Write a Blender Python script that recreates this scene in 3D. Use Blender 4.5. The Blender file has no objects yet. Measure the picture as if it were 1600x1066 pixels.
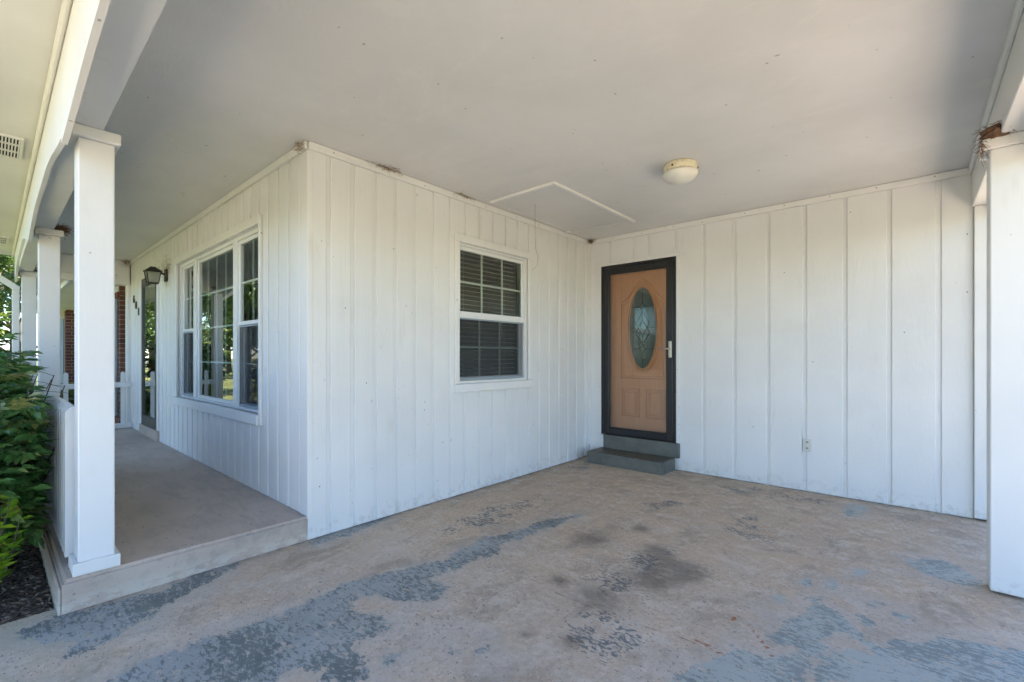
import bpy, bmesh, math, random
import numpy as np
from mathutils import Vector, Matrix
R = math.radians
random.seed(7); rng = np.random.default_rng(7)
S = bpy.context.scene
COL = S.collection

# ---------------------------------------------------------------- camera, sky, sun, exposure
cam = bpy.data.cameras.new('camera'); camo = bpy.data.objects.new('camera', cam); COL.objects.link(camo)
camo.location = (0, 0, 1.25); camo.rotation_euler = (R(90), 0, R(41.3))
cam.sensor_width = 36.0; cam.lens = 715.0 / 1600.0 * 36.0
cam.shift_y = 24.0 / 1600.0
cam.clip_start = 0.02; cam.clip_end = 2000
S.camera = camo
SUN_EL, SUN_AZ = R(63), R(-18)            # sun behind the house, a little to the left
sdir = Vector((math.sin(SUN_AZ) * math.cos(SUN_EL), math.cos(SUN_AZ) * math.cos(SUN_EL), math.sin(SUN_EL)))
W = bpy.data.worlds.new('World'); S.world = W; W.use_nodes = True
wn = W.node_tree.nodes; wl = W.node_tree.links
sky = wn.new('ShaderNodeTexSky'); sky.sky_type = 'NISHITA'; sky.sun_disc = False
sky.sun_elevation = SUN_EL; sky.sun_rotation = SUN_AZ; sky.altitude = 200; sky.dust_density = 0.0; sky.ozone_density = 6.5
bg = wn['Background']; bg.inputs[1].default_value = 0.088
wl.new(sky.outputs[0], bg.inputs[0])
sl = bpy.data.lights.new('sun', 'SUN'); sl.energy = 5.0; sl.angle = R(0.5); sl.color = (1.0, 0.915, 0.79)
so = bpy.data.objects.new('sun', sl); COL.objects.link(so); so.location = (0, 20, 30)
so.rotation_euler = sdir.to_track_quat('Z', 'Y').to_euler()
S.view_settings.view_transform = 'Standard'; S.view_settings.look = 'None'
S.view_settings.exposure = 2.55; S.view_settings.gamma = 1.0
S.render.engine = 'CYCLES'
S.cycles.use_denoising = True; S.cycles.max_bounces = 8; S.cycles.diffuse_bounces = 3; S.cycles.glossy_bounces = 5
S.cycles.transparent_max_bounces = 12; S.cycles.sample_clamp_indirect = 8
S.cycles.use_adaptive_sampling = True; S.cycles.adaptive_threshold = 0.035

# ---------------------------------------------------------------- materials
MATS = {}
class N:
    def __init__(s, name):
        s.m = bpy.data.materials.new(name); s.m.use_nodes = True
        s.t = s.m.node_tree; s.b = s.t.nodes['Principled BSDF']; s.o = s.t.nodes['Material Output']
        MATS[name] = s.m
    def n(s, typ, **kw):
        x = s.t.nodes.new('ShaderNode' + typ)
        for k, v in kw.items():
            if k[0] == 'i' and (k[1].isupper() or k[1].isdigit()):
                key = k[1:]; key = int(key) if key.isdigit() else key.replace('_', ' ')
                if hasattr(v, 'is_output') or isinstance(v, bpy.types.NodeSocket): s.t.links.new(v, x.inputs[key])
                else: x.inputs[key].default_value = v
            else: setattr(x, k, v)
        return x
    def l(s, a, b): s.t.links.new(a, b)
    def pos(s, scale=(1, 1, 1)):
        g = s.n('NewGeometry'); mp = s.n('Mapping', iScale=scale, iVector=g.outputs['Position']); return mp.outputs[0]
    def noise(s, scale, detail=4, rough=0.55, vec=None, dist=0.0):
        x = s.n('TexNoise', iScale=scale, iDetail=detail, iRoughness=rough, iDistortion=dist)
        s.l(vec if vec is not None else s.pos(), x.inputs['Vector']); return x.outputs['Fac']
    def ramp(s, fac, stops):
        x = s.n('ValToRGB'); e = x.color_ramp.elements
        while len(e) < len(stops): e.new(0.5)
        for el, (p, c) in zip(e, stops):
            el.position = p; el.color = c if len(c) == 4 else (*c, 1)
        s.l(fac, x.inputs[0]); return x.outputs[0]
    def math(s, op, a, b=0.0, c=None, clamp=False):
        x = s.n('Math', operation=op, use_clamp=clamp)
        for i, v in enumerate((a, b) if c is None else (a, b, c)):
            if isinstance(v, (int, float)): x.inputs[i].default_value = v
            else: s.l(v, x.inputs[i])
        return x.outputs[0]
    def mix(s, fac, a, b):
        x = s.n('Mix', data_type='RGBA')
        for i, v in ((0, fac), (6, a), (7, b)):
            if isinstance(v, bpy.types.NodeSocket): s.l(v, x.inputs[i])
            elif i == 0: x.inputs[0].default_value = v
            else: x.inputs[i].default_value = (*v, 1)
        return x.outputs[2]
    def step(s, v, lo, hi):
        x = s.n('MapRange', interpolation_type='SMOOTHSTEP'); s.l(v, x.inputs[0])
        x.inputs[1].default_value = lo; x.inputs[2].default_value = hi; return x.outputs[0]
    def bump(s, h, strength, dist=0.01, norm=None):
        x = s.n('Bump', iStrength=strength, iDistance=dist); s.l(h, x.inputs['Height'])
        if norm is not None: s.l(norm, x.inputs['Normal'])
        return x.outputs[0]
    def fin(s, col=None, rough=None, norm=None, **kw):
        if col is not None:
            if isinstance(col, bpy.types.NodeSocket): s.l(col, s.b.inputs['Base Color'])
            else: s.b.inputs['Base Color'].default_value = (*col, 1)
        if rough is not None:
            if isinstance(rough, bpy.types.NodeSocket): s.l(rough, s.b.inputs['Roughness'])
            else: s.b.inputs['Roughness'].default_value = rough
        if norm is not None: s.l(norm, s.b.inputs['Normal'])
        for k, v in kw.items(): s.b.inputs[k.replace('_', ' ')].default_value = v
        return s.m

def white_paint(name, base, grain=(1, 1, 1), gscale=60, gstr=0.25, spots=0.5, rough=0.5):
    m = N(name)
    big = m.noise(1.3, 2, 0.6)
    c = m.mix(m.step(big, 0.3, 0.75), tuple(x * 0.93 for x in base), base)
    st = m.noise(9, 2, 0.7, m.pos((1, 1, 0.25)))
    c = m.mix(m.math('MULTIPLY', m.step(st, 0.62, 0.85), 0.35), c, (base[0] * 0.72, base[1] * 0.69, base[2] * 0.62))
    gz = m.n('SeparateXYZ', iVector=m.n('NewGeometry').outputs['Position']).outputs[2]
    lowd = m.math('MULTIPLY', m.math('SUBTRACT', 1.0, m.step(gz, 0.01, 0.16)), m.step(m.noise(16, 2, 0.75), 0.47, 0.66))
    c = m.mix(m.math('MULTIPLY', lowd, 0.28), c, (0.36, 0.31, 0.25))
    sm = m.step(m.noise(3.1, 3, 0.75, m.pos((1, 1, 0.6))), 0.60, 0.72)
    c = m.mix(m.math('MULTIPLY', sm, 0.07), c, (0.50, 0.46, 0.40))
    sp = m.noise(38, 0, 0.5)
    c = m.mix(m.math('MULTIPLY', m.step(sp, 0.845, 0.87), spots), c, (0.25, 0.2, 0.15))
    g = m.noise(gscale, 2, 0.65, m.pos(grain))
    g2 = m.noise(gscale * 0.12, 1, 0.5, m.pos(grain))
    h = m.math('ADD', m.math('MULTIPLY', g, 0.5), m.math('MULTIPLY', g2, 1.2))
    return m.fin(c, rough, m.bump(h, gstr, 0.006))
white_paint('smooth_siding', (0.80, 0.79, 0.765), (1, 1, 0.03), 70, 0.38, 0.35)
white_paint('rough_siding', (0.80, 0.795, 0.775), (1, 1, 0.2), 42, 1.0, 0.15)
white_paint('trim_paint', (0.82, 0.81, 0.78), (1, 1, 0.2), 60, 0.2, 0.7)
white_paint('post_paint', (0.82, 0.815, 0.80), (1, 1, 0.1), 55, 0.28, 0.5)
white_paint('vinyl', (0.82, 0.82, 0.80), (1, 1, 1), 20, 0.05, 0.0, 0.35)

m = N('ceiling_paint')
c = m.mix(m.step(m.noise(0.8, 5, 0.6), 0.3, 0.7), (0.65, 0.642, 0.625), (0.735, 0.725, 0.71))
pt = m.noise(1.7, 6, 0.7, m.pos((0.7, 1.5, 1)), 1.2)
c = m.mix(m.math('MULTIPLY', m.step(pt, 0.54, 0.62), 0.2), c, (0.80, 0.765, 0.73))
c = m.mix(m.math('MULTIPLY', m.step(m.noise(30, 0, 0.5), 0.855, 0.875), 0.6), c, (0.22, 0.19, 0.16))
m.fin(c, 0.6, m.bump(m.math('ADD', m.noise(3, 3, 0.6), m.math('MULTIPLY', m.noise(90, 1, 0.6), 0.15)), 0.3, 0.02))
m = N('soffit_paint'); m.fin(m.mix(m.step(m.noise(1.5, 5), 0.3, 0.7), (0.72, 0.715, 0.68), (0.78, 0.775, 0.74)), 0.6, m.bump(m.noise(40, 4), 0.1, 0.01))
m = N('green_concrete_paint')
c = m.mix(m.step(m.noise(6, 6, 0.65), 0.3, 0.75), (0.11, 0.115, 0.098), (0.165, 0.168, 0.145))
g = m.n('NewGeometry'); nz = m.n('SeparateXYZ', iVector=g.outputs['Normal']).outputs[2]
wear = m.math('MULTIPLY', m.step(nz, 0.6, 0.9), m.step(m.noise(3, 5, 0.7, m.pos((1, 2, 1))), 0.36, 0.5))
c = m.mix(m.math('MULTIPLY', wear, 0.8), c, (0.085, 0.06, 0.04))
c = m.mix(m.math('MULTIPLY', m.step(m.noise(26, 4, 0.75), 0.60, 0.66), 0.6), c, (0.28, 0.27, 0.24))
m.fin(c, 0.55, m.bump(m.noise(50, 5), 0.3, 0.01))
m = N('porch_paint')
c = m.mix(m.step(m.noise(2.2, 6, 0.65), 0.3, 0.75), (0.46, 0.37, 0.305), (0.54, 0.445, 0.37))
c = m.mix(m.math('MULTIPLY', m.step(m.noise(11, 5, 0.75, m.pos((1, 2.6, 3))), 0.63, 0.67), 0.75), c, (0.15, 0.13, 0.11))
c = m.mix(m.math('MULTIPLY', m.step(m.noise(5, 5, 0.7, m.pos((0.6, 2, 2))), 0.46, 0.64), 0.5), c, (0.33, 0.285, 0.24))
geo = m.n('NewGeometry'); pz = m.n('SeparateXYZ', iVector=geo.outputs['Position']).outputs[2]
chip = m.math('MULTIPLY', m.step(m.noise(9, 6, 0.75, m.pos((1, 1, 2.5))), 0.47, 0.52), m.math('SUBTRACT', 1.0, m.step(pz, 0.02, 0.10)))
lip = m.math('MULTIPLY', m.step(m.noise(22, 5, 0.75), 0.58, 0.62), m.math('MULTIPLY', m.step(pz, 0.125, 0.14), m.math('SUBTRACT', 1.0, m.step(pz, 0.1585, 0.1598))))
c = m.mix(m.math('MULTIPLY', lip, 0.8), c, (0.30, 0.27, 0.24))
c = m.mix(chip, c, (0.56, 0.50, 0.42))
m.fin(c, 0.6, m.bump(m.math('ADD', m.noise(35, 6, 0.7), m.math('MULTIPLY', m.noise(3, 4), 2.0)), 0.3, 0.01))

def plain(name, col, rough=0.5, metal=0.0, nscale=20, var=0.25, bump=0.1, **kw):
    m = N(name)
    c = m.mix(m.noise(nscale, 4, 0.6), tuple(x * (1 - var) for x in col), tuple(min(1, x * (1 + var)) for x in col))
    return m.fin(c, rough, m.bump(m.noise(nscale * 3, 4), bump, 0.005), Metallic=metal, **kw)
plain('black_frame', (0.014, 0.014, 0.016), 0.32, 0, 12, 0.3, 0.03)
plain('charcoal_frame', (0.05, 0.048, 0.045), 0.4, 0, 12, 0.3, 0.03)
plain('nickel', (0.55, 0.5, 0.42), 0.3, 1.0, 30, 0.1, 0.02)
plain('dark_metal', (0.018, 0.016, 0.014), 0.45, 0.3, 60, 0.4, 0.2)
plain('straw', (0.17, 0.09, 0.05), 0.9, 0, 60, 0.6, 0.2)
plain('cobweb_fibre', (0.30, 0.21, 0.13), 0.95, 0, 60, 0.5, 0.1)
plain('brown_metal', (0.075, 0.04, 0.022), 0.45, 0.2, 60, 0.4, 0.1)
plain('room_wall', (0.20, 0.19, 0.17), 0.8, 0, 3, 0.1, 0.02)
plain('room_floor', (0.10, 0.07, 0.05), 0.6, 0, 3, 0.2, 0.02)
plain('blind', (0.60, 0.57, 0.50), 0.5, 0, 8, 0.06, 0.02)
plain('shutter_paint', (0.30, 0.36, 0.40), 0.55, 0, 6, 0.1, 0.05)
plain('slot_dark', (0.012, 0.012, 0.012), 0.8, 0, 10, 0.2, 0.0)
plain('outlet_plastic', (0.66, 0.65, 0.60), 0.35, 0, 10, 0.05, 0.0)
plain('lead_came', (0.035, 0.035, 0.037), 0.4, 0.6, 30, 0.2, 0.02)
plain('bark', (0.11, 0.085, 0.065), 0.9, 0, 8, 0.5, 0.8)
plain('stem', (0.10, 0.075, 0.05), 0.8, 0, 20, 0.4, 0.4)
plain('shingle', (0.09, 0.085, 0.08), 0.9, 0, 6, 0.3, 0.5)
plain('mortar', (0.42, 0.38, 0.33), 0.9, 0, 30, 0.2, 0.5)
plain('trim_brown', (0.22, 0.12, 0.085), 0.7, 0, 30, 0.2, 0.2)
plain('asphalt', (0.055, 0.055, 0.055), 0.9, 0, 30, 0.3, 0.4)
m = N('brick')
oi = m.n('ObjectInfo')
c = m.ramp(oi.outputs['Random'], [(0, (0.13, 0.045, 0.03)), (0.5, (0.20, 0.075, 0.045)), (1, (0.27, 0.115, 0.07))])
c = m.mix(m.math('MULTIPLY', m.noise(40, 5, 0.7), 0.5), c, (0.10, 0.05, 0.04))
m.fin(c, 0.85, m.bump(m.noise(80, 5), 0.4, 0.008))
m = N('door_wood')
gr = m.noise(14, 6, 0.6, m.pos((6, 6, 0.35)), 0.4)
gr2 = m.noise(3.2, 3, 0.5, m.pos((2, 2, 0.3)))
c = m.mix(gr, (0.60, 0.29, 0.14), (0.77, 0.42, 0.225)); c = m.mix(m.math('MULTIPLY', gr2, 0.35), c, (0.54, 0.25, 0.115))
m.fin(c, 0.45, m.bump(gr, 0.06, 0.004))
m = N('obscure_glass')
v = m.n('TexVoronoi', iScale=55.0); m.l(m.pos(), v.inputs['Vector'])
m.fin((0.10, 0.135, 0.13), 0.06, m.bump(v.outputs[0], 0.12, 0.004)); m.b.inputs['Specular IOR Level'].default_value = 0.7
m = N('globe_glass'); m.fin((0.76, 0.745, 0.67), 0.28, m.bump(m.noise(120, 2), 0.05, 0.003)); m.b.inputs['Subsurface Weight'].default_value = 0.15
m = N('rusty_enamel')
c = m.mix(m.step(m.noise(45, 5, 0.75), 0.56, 0.66), (0.72, 0.66, 0.47), (0.40, 0.17, 0.05)); m.fin(c, 0.45)
m = N('window_glass')
fr = m.n('Fresnel', iIOR=1.52); f2 = m.math('MULTIPLY', fr.outputs[0], 1.75, clamp=True)
tr = m.n('BsdfTransparent'); tr.inputs[0].default_value = (0.78, 0.86, 0.80, 1)
gl = m.n('BsdfGlossy', iRoughness=0.0); gl.inputs[0].default_value = (0.97, 1.0, 0.97, 1)
wv = m.bump(m.noise(1.6, 2, 0.5), 0.02, 0.02); m.l(wv, gl.inputs['Normal'])
mx = m.n('MixShader'); m.l(f2, mx.inputs[0]); m.l(tr.outputs[0], mx.inputs[1]); m.l(gl.outputs[0], mx.inputs[2]); m.l(mx.outputs[0], m.o.inputs[0])
m = N('storm_glass')
fr = m.n('Fresnel', iIOR=1.52); f2 = m.math('MULTIPLY', fr.outputs[0], 1.75, clamp=True)
tr = m.n('BsdfTransparent'); tr.inputs[0].default_value = (0.96, 0.97, 0.95, 1)
gl = m.n('BsdfGlossy', iRoughness=0.0); gl.inputs[0].default_value = (0.97, 1.0, 0.97, 1)
wv = m.bump(m.noise(1.6, 2, 0.5), 0.02, 0.02); m.l(wv, gl.inputs['Normal'])
mx = m.n('MixShader'); m.l(f2, mx.inputs[0]); m.l(tr.outputs[0], mx.inputs[1]); m.l(gl.outputs[0], mx.inputs[2]); m.l(mx.outputs[0], m.o.inputs[0])
m = N('insect_screen')
tr = m.n('BsdfTransparent'); tr.inputs[0].default_value = (0.8, 0.8, 0.8, 1)
df = m.n('BsdfDiffuse'); df.inputs[0].default_value = (0.075, 0.075, 0.08, 1)
mx = m.n('MixShader'); mx.inputs[0].default_value = 0.38; m.l(tr.outputs[0], mx.inputs[1]); m.l(df.outputs[0], mx.inputs[2]); m.l(mx.outputs[0], m.o.inputs[0])
m = N('lantern_glass')
tr = m.n('BsdfTransparent'); tr.inputs[0].default_value = (0.8, 0.8, 0.74, 1)
df = m.n('BsdfTranslucent'); df.inputs[0].default_value = (0.7, 0.7, 0.64, 1)
gl = m.n('BsdfGlossy', iRoughness=0.2)
mx = m.n('MixShader'); mx.inputs[0].default_value = 0.45; m.l(tr.outputs[0], mx.inputs[1]); m.l(df.outputs[0], mx.inputs[2])
m2 = m.n('MixShader'); m2.inputs[0].default_value = 0.12; m.l(mx.outputs[0], m2.inputs[1]); m.l(gl.outputs[0], m2.inputs[2]); m.l(m2.outputs[0], m.o.inputs[0])

def leaf_mat(name, c0, c1, c2, trans=0.35, rough=0.4):
    m = N(name)
    at = m.n('Attribute', attribute_name='leaf_tone')
    c = m.ramp(at.outputs['Fac'], [(0, c0), (0.6, c1), (1, c2)])
    m.fin(c, rough)
    tl = m.n('BsdfTranslucent'); m.l(c, tl.inputs[0])
    mx = m.n('MixShader'); mx.inputs[0].default_value = trans
    m.l(m.b.outputs[0], mx.inputs[1]); m.l(tl.outputs[0], mx.inputs[2]); m.l(mx.outputs[0], m.o.inputs[0])
leaf_mat('nandina_leaf', (0.085, 0.20, 0.055), (0.16, 0.32, 0.085), (0.38, 0.36, 0.12), 0.38, 0.3)
leaf_mat('lime_leaf', (0.20, 0.36, 0.02), (0.30, 0.48, 0.03), (0.40, 0.52, 0.05), 0.35)
leaf_mat('tree_leaf', (0.05, 0.10, 0.022), (0.09, 0.15, 0.032), (0.16, 0.20, 0.04), 0.4, 0.45)
leaf_mat('shrub_leaf', (0.07, 0.13, 0.02), (0.11, 0.18, 0.03), (0.18, 0.22, 0.04), 0.35, 0.45)

# carport concrete: bare slab under flaking grey-blue paint; the shapes of the wear come from mesh attributes
m = N('worn_concrete')
A = lambda n: m.n('Attribute', attribute_name=n).outputs['Fac']
P0 = m.pos()
n_big = m.noise(0.9, 5, 0.6); n_mid = m.noise(4.5, 6, 0.65); n_fine = m.noise(34, 6, 0.7); n_grit = m.noise(150, 3, 0.6)
tan = m.mix(m.step(n_big, 0.32, 0.68), (0.54, 0.40, 0.275), (0.64, 0.475, 0.325))
tan = m.mix(m.math('MULTIPLY', m.step(n_mid, 0.42, 0.72), 0.5), tan, (0.60, 0.51, 0.41))
tan = m.mix(m.math('MULTIPLY', m.step(m.noise(2.1, 6, 0.7, m.pos((1.4, 0.8, 1))), 0.56, 0.72), 0.5), tan, (0.56, 0.34, 0.19))
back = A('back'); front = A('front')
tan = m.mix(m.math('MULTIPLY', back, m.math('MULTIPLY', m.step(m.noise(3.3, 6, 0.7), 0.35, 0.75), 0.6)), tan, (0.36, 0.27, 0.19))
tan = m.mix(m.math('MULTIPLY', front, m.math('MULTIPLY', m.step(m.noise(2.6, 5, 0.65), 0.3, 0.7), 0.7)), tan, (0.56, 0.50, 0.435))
tan = m.mix(m.math('MULTIPLY', m.step(n_fine, 0.38, 0.70), 0.42), tan, (0.30, 0.235, 0.18))
blot = m.noise(2.9, 6, 0.72, m.pos((1.3, 0.9, 1)), 0.6)
tan = m.mix(m.math('MULTIPLY', m.step(blot, 0.48, 0.66), 0.65), tan, (0.33, 0.255, 0.185))
tan = m.mix(m.math('MULTIPLY', m.step(m.noise(6.5, 6, 0.78), 0.50, 0.62), 0.5), tan, (0.68, 0.585, 0.475))
gx = m.n('SeparateXYZ', iVector=m.n('NewGeometry').outputs['Position'])
moss = m.math('MULTIPLY', m.math('SUBTRACT', 1.0, m.step(gx.outputs[1], 0.05, 0.75)), m.math('SUBTRACT', 1.0, m.step(gx.outputs[0], -2.9, -1.9)))
tan = m.mix(m.math('MULTIPLY', m.math('MULTIPLY', moss, m.step(n_mid, 0.35, 0.65)), 0.6), tan, (0.36, 0.33, 0.17))
fleck = m.step(m.noise(48, 2, 0.6, m.pos((1, 1.7, 1))), 0.635, 0.66)
tan = m.mix(m.math('MULTIPLY', m.math('MULTIPLY', fleck, m.step(m.noise(1.4, 3, 0.6), 0.36, 0.54)), 0.8), tan, (0.14, 0.13, 0.12))
fleck2 = m.step(m.noise(36, 3, 0.65, m.pos((1, 1.7, 1.3))), 0.64, 0.66)
tan = m.mix(m.math('MULTIPLY', fleck2, 0.5), tan, (0.74, 0.66, 0.56))
tan = m.mix(m.math('MULTIPLY', m.step(n_grit, 0.6, 0.72), 0.35), tan, (0.68, 0.60, 0.5))
# pitted pale areas
pits = m.math('MULTIPLY', m.step(m.noise(1.6, 4, 0.6, m.pos((1, 1.2, 1))), 0.54, 0.64), m.step(n_fine, 0.52, 0.60))
tan = m.mix(m.math('MULTIPLY', pits, 0.5), tan, (0.64, 0.59, 0.53))
# paint regions with ragged edges
rag = m.math('ADD', m.math('MULTIPLY', m.math('SUBTRACT', m.noise(6, 4, 0.7), 0.5), 0.20), m.math('MULTIPLY', m.math('SUBTRACT', m.noise(24, 6, 0.8, m.pos((1, 1.6, 1))), 0.5), 0.17))
dp = m.math('ADD', A('paint'), rag)
inp = m.step(dp, -0.002, 0.004)
strv = m.pos((1.0, 2.2, 1)); fl = m.noise(22, 6, 0.8, strv, 0.2)
flk = m.math('ADD', fl, m.math('MULTIPLY', m.math('SUBTRACT', m.noise(2.4, 3, 0.5), 0.5), 0.55))
top = m.step(flk, 0.50, 0.515)
primer = m.mix(m.step(n_mid, 0.3, 0.7), (0.31, 0.32, 0.305), (0.41, 0.41, 0.39))
primer = m.mix(m.math('MULTIPLY', n_fine, 0.35), primer, (0.25, 0.25, 0.245))
coat = m.mix(m.step(n_mid, 0.35, 0.7), (0.115, 0.135, 0.128), (0.165, 0.185, 0.172))
right = m.step(gx.outputs[0], -1.2, -0.5)
primer = m.mix(right, primer, (0.40, 0.42, 0.385))
pc = m.mix(m.math('MULTIPLY', top, m.math('SUBTRACT', 0.92, m.math('MULTIPLY', right, 0.3))), primer, coat)
bare = m.math('MULTIPLY', m.step(m.noise(13, 6, 0.8, m.pos((1, 1.7, 1)), 0.2), 0.57, 0.59), 0.9)
pcover = m.math('MULTIPLY', inp, m.math('SUBTRACT', 1.0, bare))
ghost = m.math('MULTIPLY', m.step(m.math('ADD', A('paint'), m.math('MULTIPLY', m.math('SUBTRACT', n_mid, 0.5), 0.5)), -0.16, 0.02), 0.35)
tan = m.mix(ghost, tan, (0.46, 0.43, 0.385))
col = m.mix(pcover, tan, pc)
# zones of scattered flakes, and a few everywhere
df = m.math('ADD', A('flake'), m.math('MULTIPLY', m.math('SUBTRACT', n_mid, 0.5), 0.3))
zone = m.step(df, -0.08, 0.06)
spk = m.noise(30, 5, 0.7, m.pos((1.0, 1.9, 1)))
spt = m.math('ADD', spk, m.math('MULTIPLY', zone, m.math('MULTIPLY', m.step(m.noise(5.5, 3, 0.6), 0.34, 0.58), 0.185)))
flakes = m.step(m.math('ADD', spt, m.math('MULTIPLY', m.math('SUBTRACT', n_big, 0.5), 0.12)), 0.668, 0.682)
col = m.mix(m.math('MULTIPLY', flakes, 0.85), col, (0.125, 0.14, 0.145))
blk = m.step(m.noise(40, 3, 0.55), 0.735, 0.755)
col = m.mix(m.math('MULTIPLY', blk, 0.75), col, (0.06, 0.055, 0.055))
# oil, rust, cracks
oil = m.math('MULTIPLY', A('oil'), m.step(m.math('ADD', m.noise(8, 6, 0.75, m.pos((1, 1.5, 1)), 0.3), m.math('MULTIPLY', A('oil'), 0.22)), 0.34, 0.80))
col = m.mix(m.math('MULTIPLY', oil, 0.75), col, (0.15, 0.118, 0.09))
ru = m.math('SUBTRACT', m.math('MULTIPLY', m.noise(38, 5, 0.7), 0.025), A('rust'))
col = m.mix(m.math('MULTIPLY', m.step(ru, 0.0, 0.006), 0.85), col, (0.34, 0.125, 0.045))
ck = m.math('SUBTRACT', A('crack'), m.math('MULTIPLY', m.math('SUBTRACT', m.noise(9, 5, 0.7), 0.47), 0.045))
ckl = m.math('SUBTRACT', 1.0, m.step(m.math('ABSOLUTE', ck), 0.0012, 0.0048))
col = m.mix(m.math('MULTIPLY', ckl, 0.55), col, (0.10, 0.075, 0.055))
edge = m.math('MULTIPLY', A('edge'), m.step(m.noise(8, 6, 0.7), 0.30, 0.62))  # debris line along the walls, with their contact shadow painted into the colour
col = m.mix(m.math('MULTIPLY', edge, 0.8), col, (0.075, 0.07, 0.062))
h = m.math('ADD', m.math('MULTIPLY', n_fine, 0.35), m.math('MULTIPLY', pcover, 0.35))
h = m.math('SUBTRACT', m.math('ADD', h, m.math('MULTIPLY', n_grit, 0.12)), m.math('MULTIPLY', ckl, 0.6))
ro = m.math('SUBTRACT', 0.82, m.math('MULTIPLY', pcover, 0.22))
m.fin(col, ro, m.bump(h, 0.45, 0.006))
m = N('driveway_concrete'); m.fin(m.mix(m.noise(3, 6, 0.65), (0.40, 0.33, 0.255), (0.52, 0.44, 0.35)), 0.9, m.bump(m.noise(60, 5), 0.3, 0.01))
m = N('lawn_grass')
c = m.mix(m.step(m.noise(0.5, 5, 0.6), 0.3, 0.7), (0.095, 0.125, 0.03), (0.15, 0.155, 0.045)); c = m.mix(m.math('MULTIPLY', m.noise(25, 2, 0.7), 0.4), c, (0.06, 0.07, 0.02))
m.fin(c, 0.95, m.bump(m.noise(60, 4), 0.8, 0.04))
m = N('mulch_soil'); m.fin(m.mix(m.noise(30, 6, 0.7), (0.10, 0.076, 0.058), (0.25, 0.195, 0.15)), 0.95, m.bump(m.noise(35, 6, 0.7), 1.0, 0.03))
m = N('mulch_chip'); at = m.n('Attribute', attribute_name='leaf_tone')
m.fin(m.ramp(at.outputs['Fac'], [(0, (0.13, 0.098, 0.075)), (0.7, (0.36, 0.275, 0.21)), (1, (0.55, 0.44, 0.34))]), 0.95)

# ---------------------------------------------------------------- mesh helpers
WL = {}
CACHE = {}
def link(o, parent, center):
    COL.objects.link(o)
    if parent is not None:
        o.parent = parent; o.location = Vector(center) - WL[parent.name]
    else: o.location = Vector(center)
    WL[o.name] = Vector(center)
    return o
def mk(name, verts, faces, mat, parent=None, smooth=False, origin=None, cache=True):
    v = np.array(verts, dtype=float)
    c = np.array(origin, dtype=float) if origin is not None else (v.min(0) + v.max(0)) / 2
    if origin is None and parent is None: c[2] = v[:, 2].min()
    v = v - c
    key = (name, mat, smooth, len(faces), np.round(v, 4).tobytes()) if cache else None
    me = CACHE.get(key) if cache else None
    if me is None:
        me = bpy.data.meshes.new(name); me.from_pydata(v.tolist(), [], [list(f) for f in faces])
        me.materials.append(MATS[mat])
        if smooth: me.polygons.foreach_set('use_smooth', [True] * len(me.polygons))
        me.update()
        if cache: CACHE[key] = me
    return link(bpy.data.objects.new(name, me), parent, c)
def empty(name, loc, parent=None):
    o = bpy.data.objects.new(name, None); o.empty_display_size = 0.1
    return link(o, parent, loc)
def tag(o, label=None, cat=None, group=None, kind=None):
    if label: o['label'] = label
    if cat: o['category'] = cat
    if group: o['group'] = group
    if kind: o['kind'] = kind
    return o
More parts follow.
